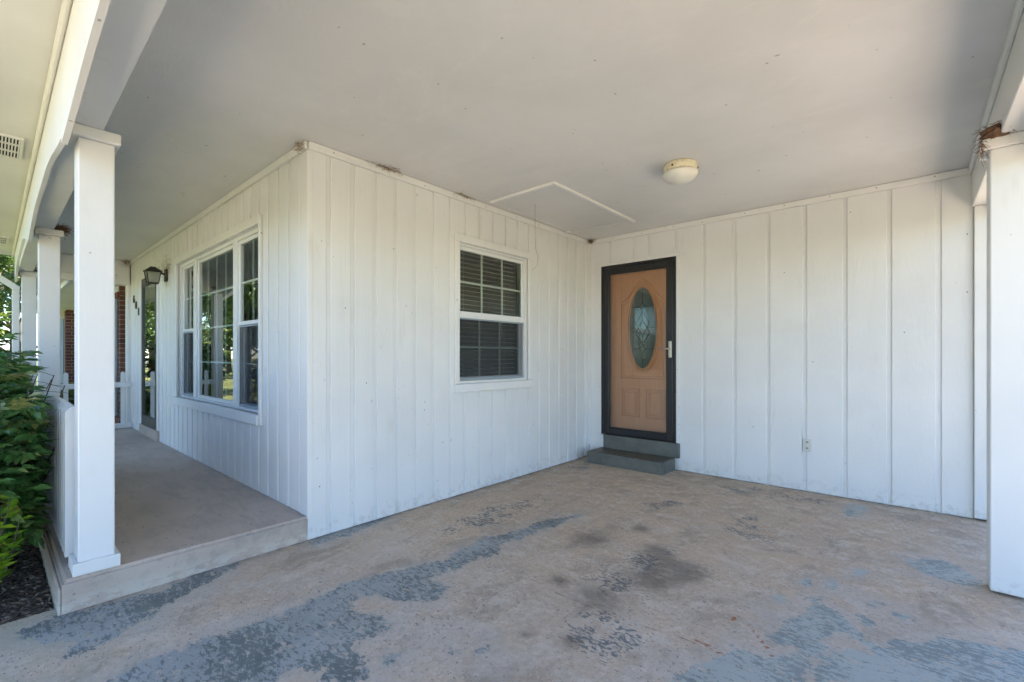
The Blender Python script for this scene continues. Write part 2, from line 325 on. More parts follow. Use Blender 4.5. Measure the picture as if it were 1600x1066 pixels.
class G:
    """collects geometry for one mesh"""
    def __init__(s): s.v = []; s.f = []
    def add(s, v, f):
        b = len(s.v); s.v += [tuple(p) for p in v]; s.f += [tuple(i + b for i in q) for q in f]; return s
    def box(s, x0, x1, y0, y1, z0, z1, ch=0.0):
        if ch <= 0:
            v = [(x, y, z) for z in (z0, z1) for y in (y0, y1) for x in (x0, x1)]
            return s.add(v, [(0, 2, 3, 1), (4, 5, 7, 6), (0, 1, 5, 4), (2, 6, 7, 3), (0, 4, 6, 2), (1, 3, 7, 5)])
        bm = bmesh.new(); bmesh.ops.create_cube(bm, size=1)
        for q in bm.verts: q.co = Vector(((x0 + x1) / 2 + q.co.x * (x1 - x0), (y0 + y1) / 2 + q.co.y * (y1 - y0), (z0 + z1) / 2 + q.co.z * (z1 - z0)))
        bmesh.ops.bevel(bm, geom=bm.edges[:], offset=ch, segments=1, affect='EDGES')
        bm.verts.index_update()
        s.add([tuple(q.co) for q in bm.verts], [[q.index for q in f.verts] for f in bm.faces]); bm.free(); return s
    def prism(s, poly, fn, a, b):
        """poly (2D) extruded from a to b; fn(u,v,t)->xyz"""
        n = len(poly); v = [fn(p[0], p[1], a) for p in poly] + [fn(p[0], p[1], b) for p in poly]
        f = [tuple(range(n))[::-1], tuple(range(n, 2 * n))] + [(i, (i + 1) % n, n + (i + 1) % n, n + i) for i in range(n)]
        return s.add(v, f)
    def tube(s, pts, r, n=6, closed=False):
        pts = [Vector(p) for p in pts]; k = len(pts); rs = r if isinstance(r, (list, tuple)) else [r] * k
        base = len(s.v); up = None
        for i, p in enumerate(pts):
            d = ((pts[(i + 1) % k] - pts[i - 1]) if closed else (pts[min(i + 1, k - 1)] - pts[max(i - 1, 0)])).normalized()
            if up is None: up = d.orthogonal().normalized()
            up = (up - d * up.dot(d))
            up = up.normalized() if up.length > 1e-6 else d.orthogonal().normalized()
            sd = d.cross(up)
            for j in range(n):
                a = 2 * math.pi * j / n; s.v.append(tuple(p + (up * math.cos(a) + sd * math.sin(a)) * rs[i]))
        for i in range(k if closed else k - 1):
            for j in range(n):
                q = ((i + 1) % k)
                s.f.append((base + i * n + j, base + i * n + (j + 1) % n, base + q * n + (j + 1) % n, base + q * n + j))
        if not closed:
            s.f.append(tuple(base + j for j in range(n))[::-1]); s.f.append(tuple(base + (k - 1) * n + j for j in range(n)))
        return s
    def lathe(s, c, prof, n=32):
        base = len(s.v); k = len(prof)
        for r, z in prof:
            for j in range(n):
                a = 2 * math.pi * j / n; s.v.append((c[0] + r * math.cos(a), c[1] + r * math.sin(a), c[2] + z))
        for i in range(k - 1):
            for j in range(n): s.f.append((base + i * n + j, base + i * n + (j + 1) % n, base + (i + 1) * n + (j + 1) % n, base + (i + 1) * n + j))
        s.f.append(tuple(base + j for j in range(n))[::-1]); s.f.append(tuple(base + (k - 1) * n + j for j in range(n)))
        return s
    def out(s, name, mat, parent=None, **kw): return mk(name, s.v, s.f, mat, parent, **kw)
def box(name, mat, parent, x0, x1, y0, y1, z0, z1, ch=0.0, **kw): return G().box(x0, x1, y0, y1, z0, z1, ch).out(name, mat, parent, **kw)

# ---------------------------------------------------------------- ground
XW, YD, YP, ZP, ZC = -3.09, 5.0, 1.418, 0.16, 2.71     # window wall, door wall, porch wall, porch floor, ceiling
g = G(); g.add([(-300, -300, -0.07), (300, -300, -0.07), (300, 300, -0.07), (-300, 300, -0.07)], [(0, 1, 2, 3)])
tag(g.out('lawn', 'lawn_grass', origin=(0, 0, -0.07)), kind='structure')
tag(box('driveway', 'driveway_concrete', None, -3.2, 4.6, -16, -1.503, -0.2, -0.004, 0.01), kind='structure')  # drive widened out of view to bounce warm light into the carport
tag(box('bounce_pad', 'driveway_concrete', None, 1.103, 4.6, -1.499, 11, -0.2, -0.006, 0.01), kind='structure')  # unseen concrete slab, added to throw warm light onto ceiling and walls
tag(box('road', 'asphalt', None, -250, 250, -23, -16.5, -0.2, -0.05), kind='structure')
tag(box('mulch_bed', 'mulch_soil', None, -9.6, -3.205, -1.35, 0.21, -0.3, -0.035), kind='structure')

PAINT=[
[(-2.330,0.290),(-2.379,0.425),(-2.375,0.581),(-2.327,0.768),(-2.326,0.938),(-2.324,1.131),(-2.355,1.321),(-2.288,1.541),(-2.220,1.711),(-2.145,1.868),(-2.224,2.025),(-2.215,2.229),(-2.135,2.514),(-2.109,2.850),(-1.970,3.105),(-1.974,2.931),(-2.023,2.580),(-2.066,2.273),(-1.995,2.123),(-2.026,1.950),(-2.017,1.737),(-2.036,1.640),(-1.899,1.609),(-1.854,1.527),(-1.953,1.423),(-2.064,1.359),(-2.135,1.314),(-2.148,1.219),(-2.053,1.178),(-1.967,1.224),(-1.812,1.221),(-1.831,1.126),(-1.833,1.028),(-1.722,1.035),(-1.580,0.950),(-1.712,0.833),(-1.771,0.882),(-1.863,0.801),(-1.842,0.719),(-1.8,0.3),(-2.2,-0.1)],
[(-3.064,0.075),(-3.087,0.255),(-3.031,0.596),(-3.125,0.827),(-3.080,1.035),(-2.953,0.844),(-2.844,0.591),(-2.695,0.412),(-2.650,0.298),(-2.629,0.179),(-2.759,0.232),(-2.887,0.137)],
[(-3.074,1.416),(-3.160,1.835),(-3.142,2.135),(-3.038,1.978),(-2.951,1.641),(-2.986,1.409)],
[(-0.411,2.811),(-0.359,2.840),(-0.250,2.704),(-0.185,2.624),(-0.144,2.547),(-0.101,2.561),(0.008,2.693),(0.085,2.785),(0.195,2.857),(0.350,2.888),(0.414,2.729),(0.297,2.452),(-0.222,1.996),(-0.181,2.178),(-0.281,2.091),(-0.296,2.203),(-0.263,2.367),(-0.135,2.462),(-0.176,2.531),(-0.259,2.552),(-0.272,2.447),(-0.323,2.179),(-0.305,1.964),(-0.684,1.631),(-0.719,1.791),(-0.646,1.927),(-0.600,2.076),(-0.461,2.154),(-0.369,2.268),(-0.423,2.266),(-0.475,2.268),(-0.489,2.437),(-0.392,2.608)],
[(-0.073,3.761),(0.005,3.746),(0.125,3.886),(0.206,3.808),(0.265,3.701),(0.293,3.581),(0.239,3.505),(0.139,3.511),(0.033,3.580)],
[(-0.450,4.603),(-0.397,4.779),(-0.315,4.829),(-0.274,4.716),(-0.332,4.486),(-0.402,4.444)],
[(-0.206,2.925),(-0.143,2.997),(-0.068,3.006),(-0.072,2.964),(-0.163,2.884)],
[(-0.373,3.091),(-0.334,3.145),(-0.289,3.069),(-0.307,2.972),(-0.349,2.989)],
[(-0.270,3.314),(-0.220,3.369),(-0.210,3.314),(-0.248,3.261)],
[(-0.090,2.910),(-0.043,2.937),(-0.019,2.906),(-0.065,2.852)],
[(-0.478,2.979),(-0.444,3.038),(-0.434,2.970),(-0.459,2.938)],
[(-0.561,2.679),(-0.534,2.720),(-0.498,2.685),(-0.527,2.627)],
[(-0.215,2.763),(-0.182,2.792),(-0.150,2.735),(-0.180,2.694)],
[(-1.677,1.074),(-1.687,1.099),(-1.628,1.128),(-1.607,1.082),(-1.621,1.049)],
[(-1.400,1.362),(-1.406,1.415),(-1.355,1.402),(-1.370,1.355)],
[(-1.488,1.296),(-1.478,1.316),(-1.453,1.293),(-1.469,1.279)]]
FLAKE=[
[(-1.440,4.654),(-1.148,4.852),(-0.518,4.832),(-0.516,4.652),(-0.877,4.565),(-1.327,4.472)],
[(-1.756,3.653),(-1.550,3.973),(-1.463,3.777),(-1.629,3.505)],
[(-1.088,3.637),(-0.936,3.956),(-0.704,3.585),(-0.688,3.428),(-0.923,3.393)],
[(-1.261,1.704),(-1.295,1.969),(-1.091,1.994),(-0.908,1.888),(-0.929,1.699),(-1.071,1.628)],
[(-2.608,2.067),(-2.665,2.637),(-2.549,3.346),(-2.393,3.233),(-2.359,2.539),(-2.467,2.067)],
[(-1.391,2.246),(-1.327,2.761),(-1.172,2.897),(-1.145,2.463),(-1.204,2.132)],
[(-2.734,4.282),(-2.807,4.744),(-2.928,4.727),(-2.921,4.310)]]
OIL=[(-1.08,2.68,0.149),(-0.97,2.67,0.096),(-1.11,2.42,0.162),(-1.23,2.07,0.146),(-1.66,2.72,0.160),(-1.50,2.10,0.075),(-1.25,2.83,0.107),(-1.32,1.59,0.038),(-1.14,1.68,0.051),(-1.49,3.11,0.085)]
RUST=[[(-0.590,2.334),(-0.541,2.285),(-0.509,2.238),(-0.483,2.213),(-0.441,2.149)],[(-0.736,2.063),(-0.690,2.043),(-0.667,2.052),(-0.635,2.034),(-0.605,2.038)],[(-0.649,2.324),(-0.642,2.359)],[(-0.009,2.886),(0.009,2.895)]]
CRACK=[[(-1.984,3.407),(-1.697,3.102),(-1.497,2.964)],[(-1.696,2.020),(-1.424,1.982),(-1.211,1.979),(-0.960,1.996),(-0.738,2.037),(-0.418,2.036),(-0.1,2.03)],[(-2.344,1.130),(-2.536,1.241),(-2.681,1.328)]]
def seg_dist(P, a, b):
    a = np.array(a); b = np.array(b); d = b - a; t = np.clip(((P - a) @ d) / (d @ d), 0, 1)
    return np.linalg.norm(P - a - t[:, None] * d, axis=1)
def sdist(P, poly):
    d = np.full(len(P), 9.0); ins = np.zeros(len(P), bool); n = len(poly)
    for i in range(n):
        a, b = poly[i], poly[(i + 1) % n]; d = np.minimum(d, seg_dist(P, a, b))
        cond = ((a[1] > P[:, 1]) != (b[1] > P[:, 1]))
        xi = (b[0] - a[0]) * (P[:, 1] - a[1]) / ((b[1] - a[1]) if b[1] != a[1] else 1e-9) + a[0]
        ins ^= cond & (P[:, 0] < xi)
    return np.where(ins, d, -d)
def carport_floor():
    x0, x1, y0, y1, st = -3.2, 1.1, -1.5, 5.06, 0.025
    nx = int((x1 - x0) / st) + 1; ny = int((y1 - y0) / st) + 1
    xs = np.linspace(x0, x1, nx); ys = np.linspace(y0, y1, ny)
    X, Y = np.meshgrid(xs, ys); P = np.stack([X.ravel(), Y.ravel()], 1)
    z = 0.003 * np.sin(P[:, 0] * 1.7 + 0.4) * np.sin(P[:, 1] * 1.3) - 0.003
    v = np.column_stack([P, z]); i = np.arange(nx * ny).reshape(ny, nx)
    f = np.stack([i[:-1, :-1].ravel(), i[:-1, 1:].ravel(), i[1:, 1:].ravel(), i[1:, :-1].ravel()], 1)
    f = [tuple(q) for q in f.tolist()]
    # skirt so that the slab has thickness
    ring = list(i[0, :]) + list(i[1:, -1]) + list(i[-1, -2::-1]) + list(i[-2:0:-1, 0]); b = nx * ny
    v = np.vstack([v, np.column_stack([v[ring][:, :2], np.full(len(ring), -0.2)])])
    for k in range(len(ring)): f.append((int(ring[k]), b + k, b + (k + 1) % len(ring), int(ring[(k + 1) % len(ring)])))
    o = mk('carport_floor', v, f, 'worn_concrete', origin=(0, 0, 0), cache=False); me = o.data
    Q = v[:, :2]
    def put(n, a): me.attributes.new(n, 'FLOAT', 'POINT').data.foreach_set('value', np.ascontiguousarray(a, dtype=np.float32))
    put('paint', np.clip(np.max([sdist(Q, p) for p in PAINT], 0), -0.4, 0.4))
    put('flake', np.clip(np.max([sdist(Q, p) for p in FLAKE], 0), -0.4, 0.4))
    put('oil', np.clip(sum(np.exp(-((Q[:, 0] - a) ** 2 + (Q[:, 1] - b_) ** 2) / (2 * (r * 0.75) ** 2)) for a, b_, r in OIL), 0, 1))
    pd = lambda L: np.min([seg_dist(Q, l[k], l[k + 1]) for l in L for k in range(len(l) - 1)], 0)
    put('rust', np.clip(pd(RUST), 0, 0.3)); put('crack', np.clip(pd(CRACK), 0, 0.3))
    ss = lambda x, a, b_: np.clip((x - a) / (b_ - a), 0, 1)
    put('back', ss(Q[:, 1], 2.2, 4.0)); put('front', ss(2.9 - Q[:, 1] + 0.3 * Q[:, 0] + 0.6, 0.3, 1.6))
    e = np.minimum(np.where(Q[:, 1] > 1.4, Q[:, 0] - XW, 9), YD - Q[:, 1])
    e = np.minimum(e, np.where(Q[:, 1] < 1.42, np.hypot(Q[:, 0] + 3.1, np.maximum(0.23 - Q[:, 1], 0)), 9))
    put('edge', np.exp(-np.clip(e, 0, 1) / 0.03))  # mask for the debris line and painted contact shadow at wall bases
    return tag(o, kind='structure')
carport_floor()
# porch slab, its open end slightly broken at the foot
def porch_slab():
    bm = bmesh.new(); bmesh.ops.create_cube(bm, size=1)
    x0, x1, y0, y1, z0, z1 = -9.25, -3.095, 0.225, 1.46, -0.2, ZP
    for q in bm.verts: q.co = Vector(((x0 + x1) / 2 + q.co.x * (x1 - x0), (y0 + y1) / 2 + q.co.y * (y1 - y0), (z0 + z1) / 2 + q.co.z * (z1 - z0)))
    bmesh.ops.bevel(bm, geom=[e for e in bm.edges if all(v.co.z > 0 for v in e.verts)], offset=0.018, segments=3, affect='EDGES')
    for q in bm.verts:
        if q.co.z < 0 and q.co.x > -4: q.co.x -= 0.01
    v = [tuple(q.co) for q in bm.verts]; bm.verts.index_update()
    f = [[q.index for q in p.verts] for p in bm.faces]; bm.free()
    return tag(mk('porch_floor', v, f, 'porch_paint'), kind='structure')
porch_slab()
box_k = G(); box_k.box(-9.25, -3.10, 0.212, 0.2245, -0.2, 0.125, 0.004); tag(box_k.out('porch_curb', 'porch_paint'), kind='structure')

# ---------------------------------------------------------------- house
house = empty('house', (-3.09, 5.0, 0))
tag(house, 'white siding house with covered carport, front porch and brick wing beyond', 'house')
def face_frame(p, axis):
    """returns fn(u, d, z) -> xyz : u along the wall, d = outward distance"""
    if axis == 'x': return lambda u, d, z: (p + d, u, z)        # wall plane x=p, faces +X
    return lambda u, d, z: (u, p - d, z)                         # wall plane y=p, faces -Y
def cut(u0, u1, z0, z1, holes):
    """rectangles left of [u0,u1]x[z0,z1] after taking holes out (holes not overlapping in u)"""
    rects = []; us = sorted({u0, u1, *[min(max(h[0], u0), u1) for h in holes], *[min(max(h[1], u0), u1) for h in holes]})
    for a, b in zip(us, us[1:]):
        if b - a < 1e-4: continue
        mid = (a + b) / 2; zz = [(z0, z1)]
        for h in holes:
            if h[0] < mid < h[1]:
                nz = []
                for q0, q1 in zz:
                    if h[3] <= q0 or h[2] >= q1: nz.append((q0, q1)); continue
                    if h[2] > q0: nz.append((q0, h[2]))
                    if h[3] < q1: nz.append((h[3], q1))
                zz = nz
        rects += [(a, b, q0, q1) for q0, q1 in zz if q1 - q0 > 1e-3]
    return rects
def fbox(fn, u0, u1, d0, d1, z0, z1, ch=0.0):
    a = fn(u0, d0, z0); b = fn(u1, d1, z1); lo = [min(a[i], b[i]) for i in range(3)]; hi = [max(a[i], b[i]) for i in range(3)]
    return G().box(lo[0], hi[0], lo[1], hi[1], lo[2], hi[2], ch)
def siding_wall(p, axis, u0, u1, z0, z1, holes, chans, cw, mat, crown=True):
    fn = face_frame(p, axis); D = 0.0115                          # board face stands at d=0, channel floor at -D
    g = G()
    for a, b, q0, q1 in cut(u0, u1, z0 - 0.03, 2.75, holes):
        t = fbox(fn, a, b, -0.13, -D, q0, q1); g.add(t.v, t.f)
    w = g.out('wall', mat, house)
    edges = [u0] + [e for c in chans for e in (c, c + cw)] + [u1]
    for a, b in zip(edges[0::2], edges[1::2]):
        if b - a < 0.01: continue
        for r0, r1, q0, q1 in cut(a, b, z0, z1, holes):
            c = 0.0035; full0 = abs(r0 - a) < 1e-6; full1 = abs(r1 - b) < 1e-6
            poly = [(r0, -D), (r0, -c if full0 else 0), (r0 + (c if full0 else 0.0004), 0), (r1 - (c if full1 else 0.0004), 0), (r1, -c if full1 else 0), (r1, -D)]
            if axis == 'x': poly = poly[::-1]
            G().prism(poly, lambda u, d, t: fn(u, d, t), q0, q1).out('siding_board', mat, w)
    if crown:
        t = fbox(fn, u0 + (0.0 if axis == 'x' else 0), u1, 0.0005, 0.02, z1, ZC - 0.002, 0.003); mk('crown_trim', t.v, t.f, 'trim_paint', w)
    return w
ZT = 2.655
CW = (2.786, 3.765, 1.00, 2.285)                                   # carport window opening (y, z)
PWN = (-6.34, -3.908, 0.785, 2.305)                               # porch window opening (x, z)
PD = (-8.25, -7.285, 0.295, 2.345)                               # porch door opening
CD = (-2.93, -1.955, 0.285, 2.37)                                # carport door opening
wA = siding_wall(XW, 'x', YP + 0.002, YD - 0.001, 0.004, ZT, [CW], [1.551 + 0.1842 * i for i in range(18)] + [4.87], 0.031, 'smooth_siding')
wB = siding_wall(YP, 'y', -9.05, XW - 0.001, ZP + 0.004, ZT, [PWN, PD], sorted([-3.222 - 0.1845 * i for i in range(31)]), 0.03, 'smooth_siding')
wC = siding_wall(YD, 'y', XW + 0.001, 0.345, 0.006, ZT, [CD], [-2.797, -2.487, -2.301, -2.006, -1.697, -1.392, -1.087, -0.782, -0.478, -0.174, 0.131], 0.033, 'rough_siding')
# thin strip closing the corner of the two siding walls
box('corner_trim', 'trim_paint', house, XW - 0.006, XW + 0.0035, YP - 0.0035, YP + 0.03, ZP + 0.005, ZT, 0.002)
box('corner_trim', 'trim_paint', house, XW + 0.0006, XW + 0.02, YD - 0.022, YD - 0.0006, 0.14, ZT, 0.002)
# room behind the two windows
rm = G()
for b in [(-8.95, -3.23, 4.9, 5.0, 0.1, 2.75), (-9.0, -8.95, 1.55, 5.0, 0.1, 2.75)]: rm.box(*b)
rm.out('room_wall', 'room_wall', house)
box('room_floor', 'room_floor', house, -8.95, -3.225, 1.552, 4.9, 0.1, 0.3)
box('room_ceiling', 'room_wall', house, -8.95, -3.225, 1.552, 4.9, 2.66, 2.75)
box('back_wall', 'rough_siding', house, -9.0, 0.345, 10.0, 10.2, -0.1, 2.75)
box('gable_wall', 'rough_siding', house, 0.22, 0.34, 5.131, 10.0, -0.1, 2.75)
box('gable_wall', 'rough_siding', house, -9.12, -9.001, 1.52, 10.2, -0.1, 2.75)
# ceiling, soffit, roof
box('ceiling', 'ceiling_paint', house, -9.2, 0.52, 0.246, YD + 0.01, ZC, 2.765)
sof = G(); sof.box(-9.75, 0.95, -0.42, 0.2135, 2.70, 2.76); sof.out('soffit', 'soffit_paint', house)
box('soffit', 'soffit_paint', house, 0.546, 0.95, 0.2136, 10.2, 2.70, 2.76)
box('fascia', 'trim_paint', house, -9.75, 0.97, -0.445, -0.4205, 2.66, 2.86, 0.003)
def roof():
    e0, e1, yr, zr = -0.47, 10.6, 5.1, 4.5
    poly = [(e0, 2.80), (yr, zr - 0.12), (e1, 2.80), (e1, 2.90), (yr, zr), (e0, 2.90)]
    r = G().prism(poly, lambda y, z, x: (x, y, z), -9.8, 1.0).out('roof', 'shingle', house)
    tri = [(e0 + 0.2, 2.765), (e1 - 0.2, 2.765), (e1 - 0.3, 2.82), (yr, zr - 0.14), (e0 + 0.3, 2.82)]
    for x in (-9.6, 0.8): G().prism(tri, lambda y, z, q: (q, y, z), x, x + 0.05).out('gable', 'rough_siding', r)
    return r
roof()
# beams, valance, posts
box('beam', 'trim_paint', house, -9.2, 0.47, 0.2365, 0.378, 2.402, ZC - 0.001, 0.004)
box('beam', 'trim_paint', house, 0.335, 0.469, 0.3785, YD - 0.002, 2.402, ZC - 0.001, 0.004)
box('crown_trim', 'trim_paint', house, 0.314, 0.3345, 0.379, YD - 0.022, 2.655, ZC - 0.001, 0.004)
def valance(name, pts, y0, y1, mapf=None):
    """pts: (x, z) along the scalloped lower edge, top at 2.699"""
    g = G(); n = len(pts); mf = mapf or (lambda u, d, z: (u, d, z)); v = []
    for x, z in pts: v += [mf(x, y0, z), mf(x, y1, z), mf(x, y0, 2.699), mf(x, y1, 2.699)]
    f = []
    for i in range(n - 1):
        a, b = 4 * i, 4 * i + 4
        f += [(a, a + 1, b + 1, b), (a, b, b + 2, a + 2), (a + 1, a + 3, b + 3, b + 1), (a + 2, b + 2, b + 3, a + 3)]
    f += [(0, 2, 3, 1), (4 * n - 4, 4 * n - 3, 4 * n - 1, 4 * n - 2)]
    return g.add(v, f).out(name, 'trim_paint', house)
def arch(a, b, z0, zm, n=28):
    out = []
    for i in range(n + 1):
        t = i / n; x = a + (b - a) * t
        s = min(1, min(t, 1 - t) / 0.36); s = math.sin(s * math.pi / 2) ** 1.3
        out.append((x, z0 + (zm - z0) * s))
    return out
valance('valance', arch(-2.962, 0.50, 2.235, 2.31), 0.2137, 0.236)
valance('valance', arch(-5.86, -2.963, 2.262, 2.365), 0.2137, 0.236)
valance('valance', arch(-9.3, -5.861, 2.275, 2.46), 0.2137, 0.236)
valance('valance', arch(0.248, 3.55, 2.25, 2.37), 0.4695, 0.50, lambda u, d, z: (d, u, z))
valance('valance', arch(3.551, 5.2, 2.25, 2.36), 0.4695, 0.50, lambda u, d, z: (d, u, z))
box('soffit_moulding', 'soffit_paint', house, -9.5, 0.545, 0.190, 0.2135, 2.645, 2.699, 0.008)
def post(x1, y0, y1, z0, plinth, depth=0.15):
    p = empty('post', (x1 - depth / 2, (y0 + y1) / 2, z0), house)
    x0 = x1 - depth
    box('shaft', 'post_paint', p, x0, x1, y0, y1, z0 + 0.003, 2.345, 0.005)
    box('cap', 'trim_paint', p, x0 - 0.028, x1 + 0.028, y0 - 0.022, y1 + 0.022, 2.3455, 2.4005, 0.004)
    if plinth:
        for a in ((x0 - 0.02, x1 + 0.02, y0 - 0.02, y0 - 0.0005), (x0 - 0.02, x1 + 0.02, y1 + 0.0005, y1 + 0.02), (x1 + 0.0005, x1 + 0.0205, y0 - 0.0205, y1 + 0.0205), (x0 - 0.0205, x0 - 0.0005, y0 - 0.0205, y1 + 0.0205)):
            box('plinth_board', 'trim_paint', p, *a, z0 + 0.002, z0 + 0.065, 0.003)
    return p
post(-3.125, 0.285, 0.425, ZP, True)
post(-5.88, 0.28, 0.42, ZP, True)
post(-9.05, 0.272, 0.412, ZP, True)
post(0.452, 3.495, 3.645, 0.006, False)
post(0.452, 0.262, 0.402, 0.0, True)
box('pilaster', 'post_paint', house, 0.346, 0.468, YD - 0.035, YD + 0.13, 0.012, 2.401, 0.004)
# closing header at the far end of the porch
box('header', 'trim_paint', house, -9.20, -9.06, 0.3785, YP - 0.0105, 2.44, ZC - 0.001, 0.003)
box('header', 'trim_paint', house, -9.21, -9.045, 0.3785, YP - 0.0105, 2.345, 2.4395, 0.003)
box('end_trim', 'trim_paint', house, -9.22, -9.0505, YP - 0.04, YP + 0.1, ZP + 0.003, 2.3445, 0.003)

# ---------------------------------------------------------------- windows
def fb(name, mat, par, fn, u0, u1, d0, d1, z0, z1, ch=0.0):
    t = fbox(fn, u0, u1, d0, d1, z0, z1, ch); return mk(name, t.v, t.f, mat, par)
def pane(par, fn, u0, u1, d, z0, z1, mat='window_glass', name='pane'):
    v = [fn(u0, d, z0), fn(u1, d, z0), fn(u1, d, z1), fn(u0, d, z1)]
    n = (Vector(v[1]) - Vector(v[0])).cross(Vector(v[3]) - Vector(v[0])); o = Vector(fn(0, 1, 0)) - Vector(fn(0, 0, 0))
    return mk(name, v, [(0, 1, 2, 3)] if n.dot(o) > 0 else [(3, 2, 1, 0)], mat, par)
def sash(par, fn, u0, u1, z0, z1, d, t, cols, rows, screen=False):
    """vinyl sash: four rails, pane, muntins between"""
    for a in ((u0, u0 + t, z0, z1), (u1 - t, u1, z0, z1), (u0 + t, u1 - t, z0, z0 + t), (u0 + t, u1 - t, z1 - t, z1)):
        fb('sash_rail', 'vinyl', par, fn, a[0], a[1], d - 0.03, d, a[2], a[3], 0.003)
    g0, g1, h0, h1 = u0 + t, u1 - t, z0 + t, z1 - t
    pane(par, fn, g0, g1, d - 0.012, h0, h1)
    for i in range(1, cols): c = g0 + (g1 - g0) * i / cols; fb('muntin', 'vinyl', par, fn, c - 0.008, c + 0.008, d - 0.024, d - 0.0135, h0, h1)
    for i in range(1, rows): c = h0 + (h1 - h0) * i / rows; fb('muntin', 'vinyl', par, fn, g0, g1, d - 0.0235, d - 0.0132, c - 0.008, c + 0.008)
def screen(par, fn, u0, u1, z0, z1, d):
    for a in ((u0, u0 + 0.014, z0, z1), (u1 - 0.014, u1, z0, z1), (u0 + 0.014, u1 - 0.014, z0, z0 + 0.02), (u0 + 0.014, u1 - 0.014, z1 - 0.012, z1)):
        fb('screen_frame', 'shutter_paint', par, fn, a[0], a[1], d - 0.006, d, a[2], a[3])
    pane(par, fn, u0 + 0.014, u1 - 0.014, d - 0.003, z0 + 0.02, z1 - 0.012, 'insect_screen', 'insect_screen')

fn = face_frame(XW, 'x'); w = empty('window', (XW, 3.27, 1.0), house)
y0, y1, z0, z1 = CW
fb('casing', 'trim_paint', w, fn, 2.735, y0 - 0.001, 0.0006, 0.02, 1.003, 2.2845, 0.003)
fb('casing', 'trim_paint', w, fn, y1 + 0.001, 3.815, 0.0006, 0.02, 1.003, 2.2845, 0.003)
fb('casing', 'trim_paint', w, fn, 2.728, 3.825, 0.0006, 0.027, 2.285, 2.352, 0.003)
fb('sill', 'trim_paint', w, fn, 2.735, 3.832, -0.06, 0.03, 0.922, 0.999, 0.004)
for a in ((y0, y0 + 0.018, z0, z1), (y1 - 0.018, y1, z0, z1), (y0 + 0.018, y1 - 0.018, z1 - 0.018, z1), (y0 + 0.018, y1 - 0.018, z0, z0 + 0.022)):
    fb('frame', 'vinyl', w, fn, a[0], a[1], -0.13, -0.022, a[2], a[3])
zm = 1.62
sash(w, fn, y0 + 0.019, y1 - 0.019, zm - 0.01, z1 - 0.019, -0.034, 0.036, 3, 2)
sash(w, fn, y0 + 0.019, y1 - 0.019, z0 + 0.023, zm + 0.03, -0.066, 0.036, 3, 2)
fb('meeting_rail', 'vinyl', w, fn, y0 + 0.019, y1 - 0.019, -0.0335, -0.024, zm - 0.015, zm + 0.045, 0.003)
screen(w, fn, y0 + 0.02, y1 - 0.03, z0 + 0.03, zm - 0.016, -0.036)
for i in range(28):
    zz = 1.04 + 0.0445 * i
    g = G().prism([(-0.024, 0.001), (0.0, 0.0015), (0.024, -0.003), (0.024, -0.0005), (0.0, 0.004), (-0.024, 0.0035)], lambda d, z, t: (XW - 0.175 + d, t, zz + z), y0 + 0.02, y1 - 0.02)
    g.out('blind_slat', 'blind', w)
for yy in (2.98, 3.56): G().tube([(XW - 0.149, yy, 1.03), (XW - 0.149, yy, 2.27)], 0.0015, 4).out('blind_cord', 'blind', w)
G().tube([(XW - 0.145, 3.52, 1.45), (XW - 0.145, 3.52, 2.25)], 0.004, 6).out('tilt_wand', 'blind', w)
box('head_rail', 'blind', w, XW - 0.21, XW - 0.15, y0 + 0.02, y1 - 0.02, 2.27, 2.31)

fn = face_frame(YP, 'y'); w = empty('window', (-5.15, YP, 0.78), house)
x0, x1, z0, z1 = PWN
fb('casing', 'trim_paint', w, fn, -6.418, x0 - 0.001, 0.0006, 0.022, z0 + 0.001, z1 - 0.001, 0.003)
fb('casing', 'trim_paint', w, fn, x1 + 0.001, -3.872, 0.0006, 0.022, 0.70, 2.375, 0.003)
fb('casing', 'trim_paint', w, fn, -6.42, x1 + 0.0005, 0.0006, 0.024, z1, 2.375, 0.003)
fb('sill', 'trim_paint', w, fn, -6.43, x1 + 0.0005, -0.05, 0.035, 0.70, z0, 0.004)
for a in ((x0, x0 + 0.02, z0, z1), (x1 - 0.02, x1, z0, z1), (x0 + 0.02, x1 - 0.02, z1 - 0.03, z1), (x0 + 0.02, x1 - 0.02, z0, z0 + 0.02)):
    fb('frame', 'vinyl', w, fn, a[0], a[1], -0.13, -0.028, a[2], a[3])
for c in (-5.80, -4.572): fb('mullion', 'vinyl', w, fn, c - 0.045, c + 0.045, -0.13, -0.022, z0 + 0.02, z1 - 0.03, 0.003)
sash(w, fn, -5.754, -4.618, z0 + 0.021, z1 - 0.031, -0.04, 0.035, 4, 4)
for a, b in ((x0 + 0.021, -5.846), (-4.526, x1 - 0.021)):
    sash(w, fn, a, b, 1.525, z1 - 0.031, -0.04, 0.032, 2, 2)
    sash(w, fn, a, b, z0 + 0.021, 1.565, -0.072, 0.032, 2, 2)
    screen(w, fn, a + 0.002, b - 0.002, z0 + 0.024, 1.52, -0.044)

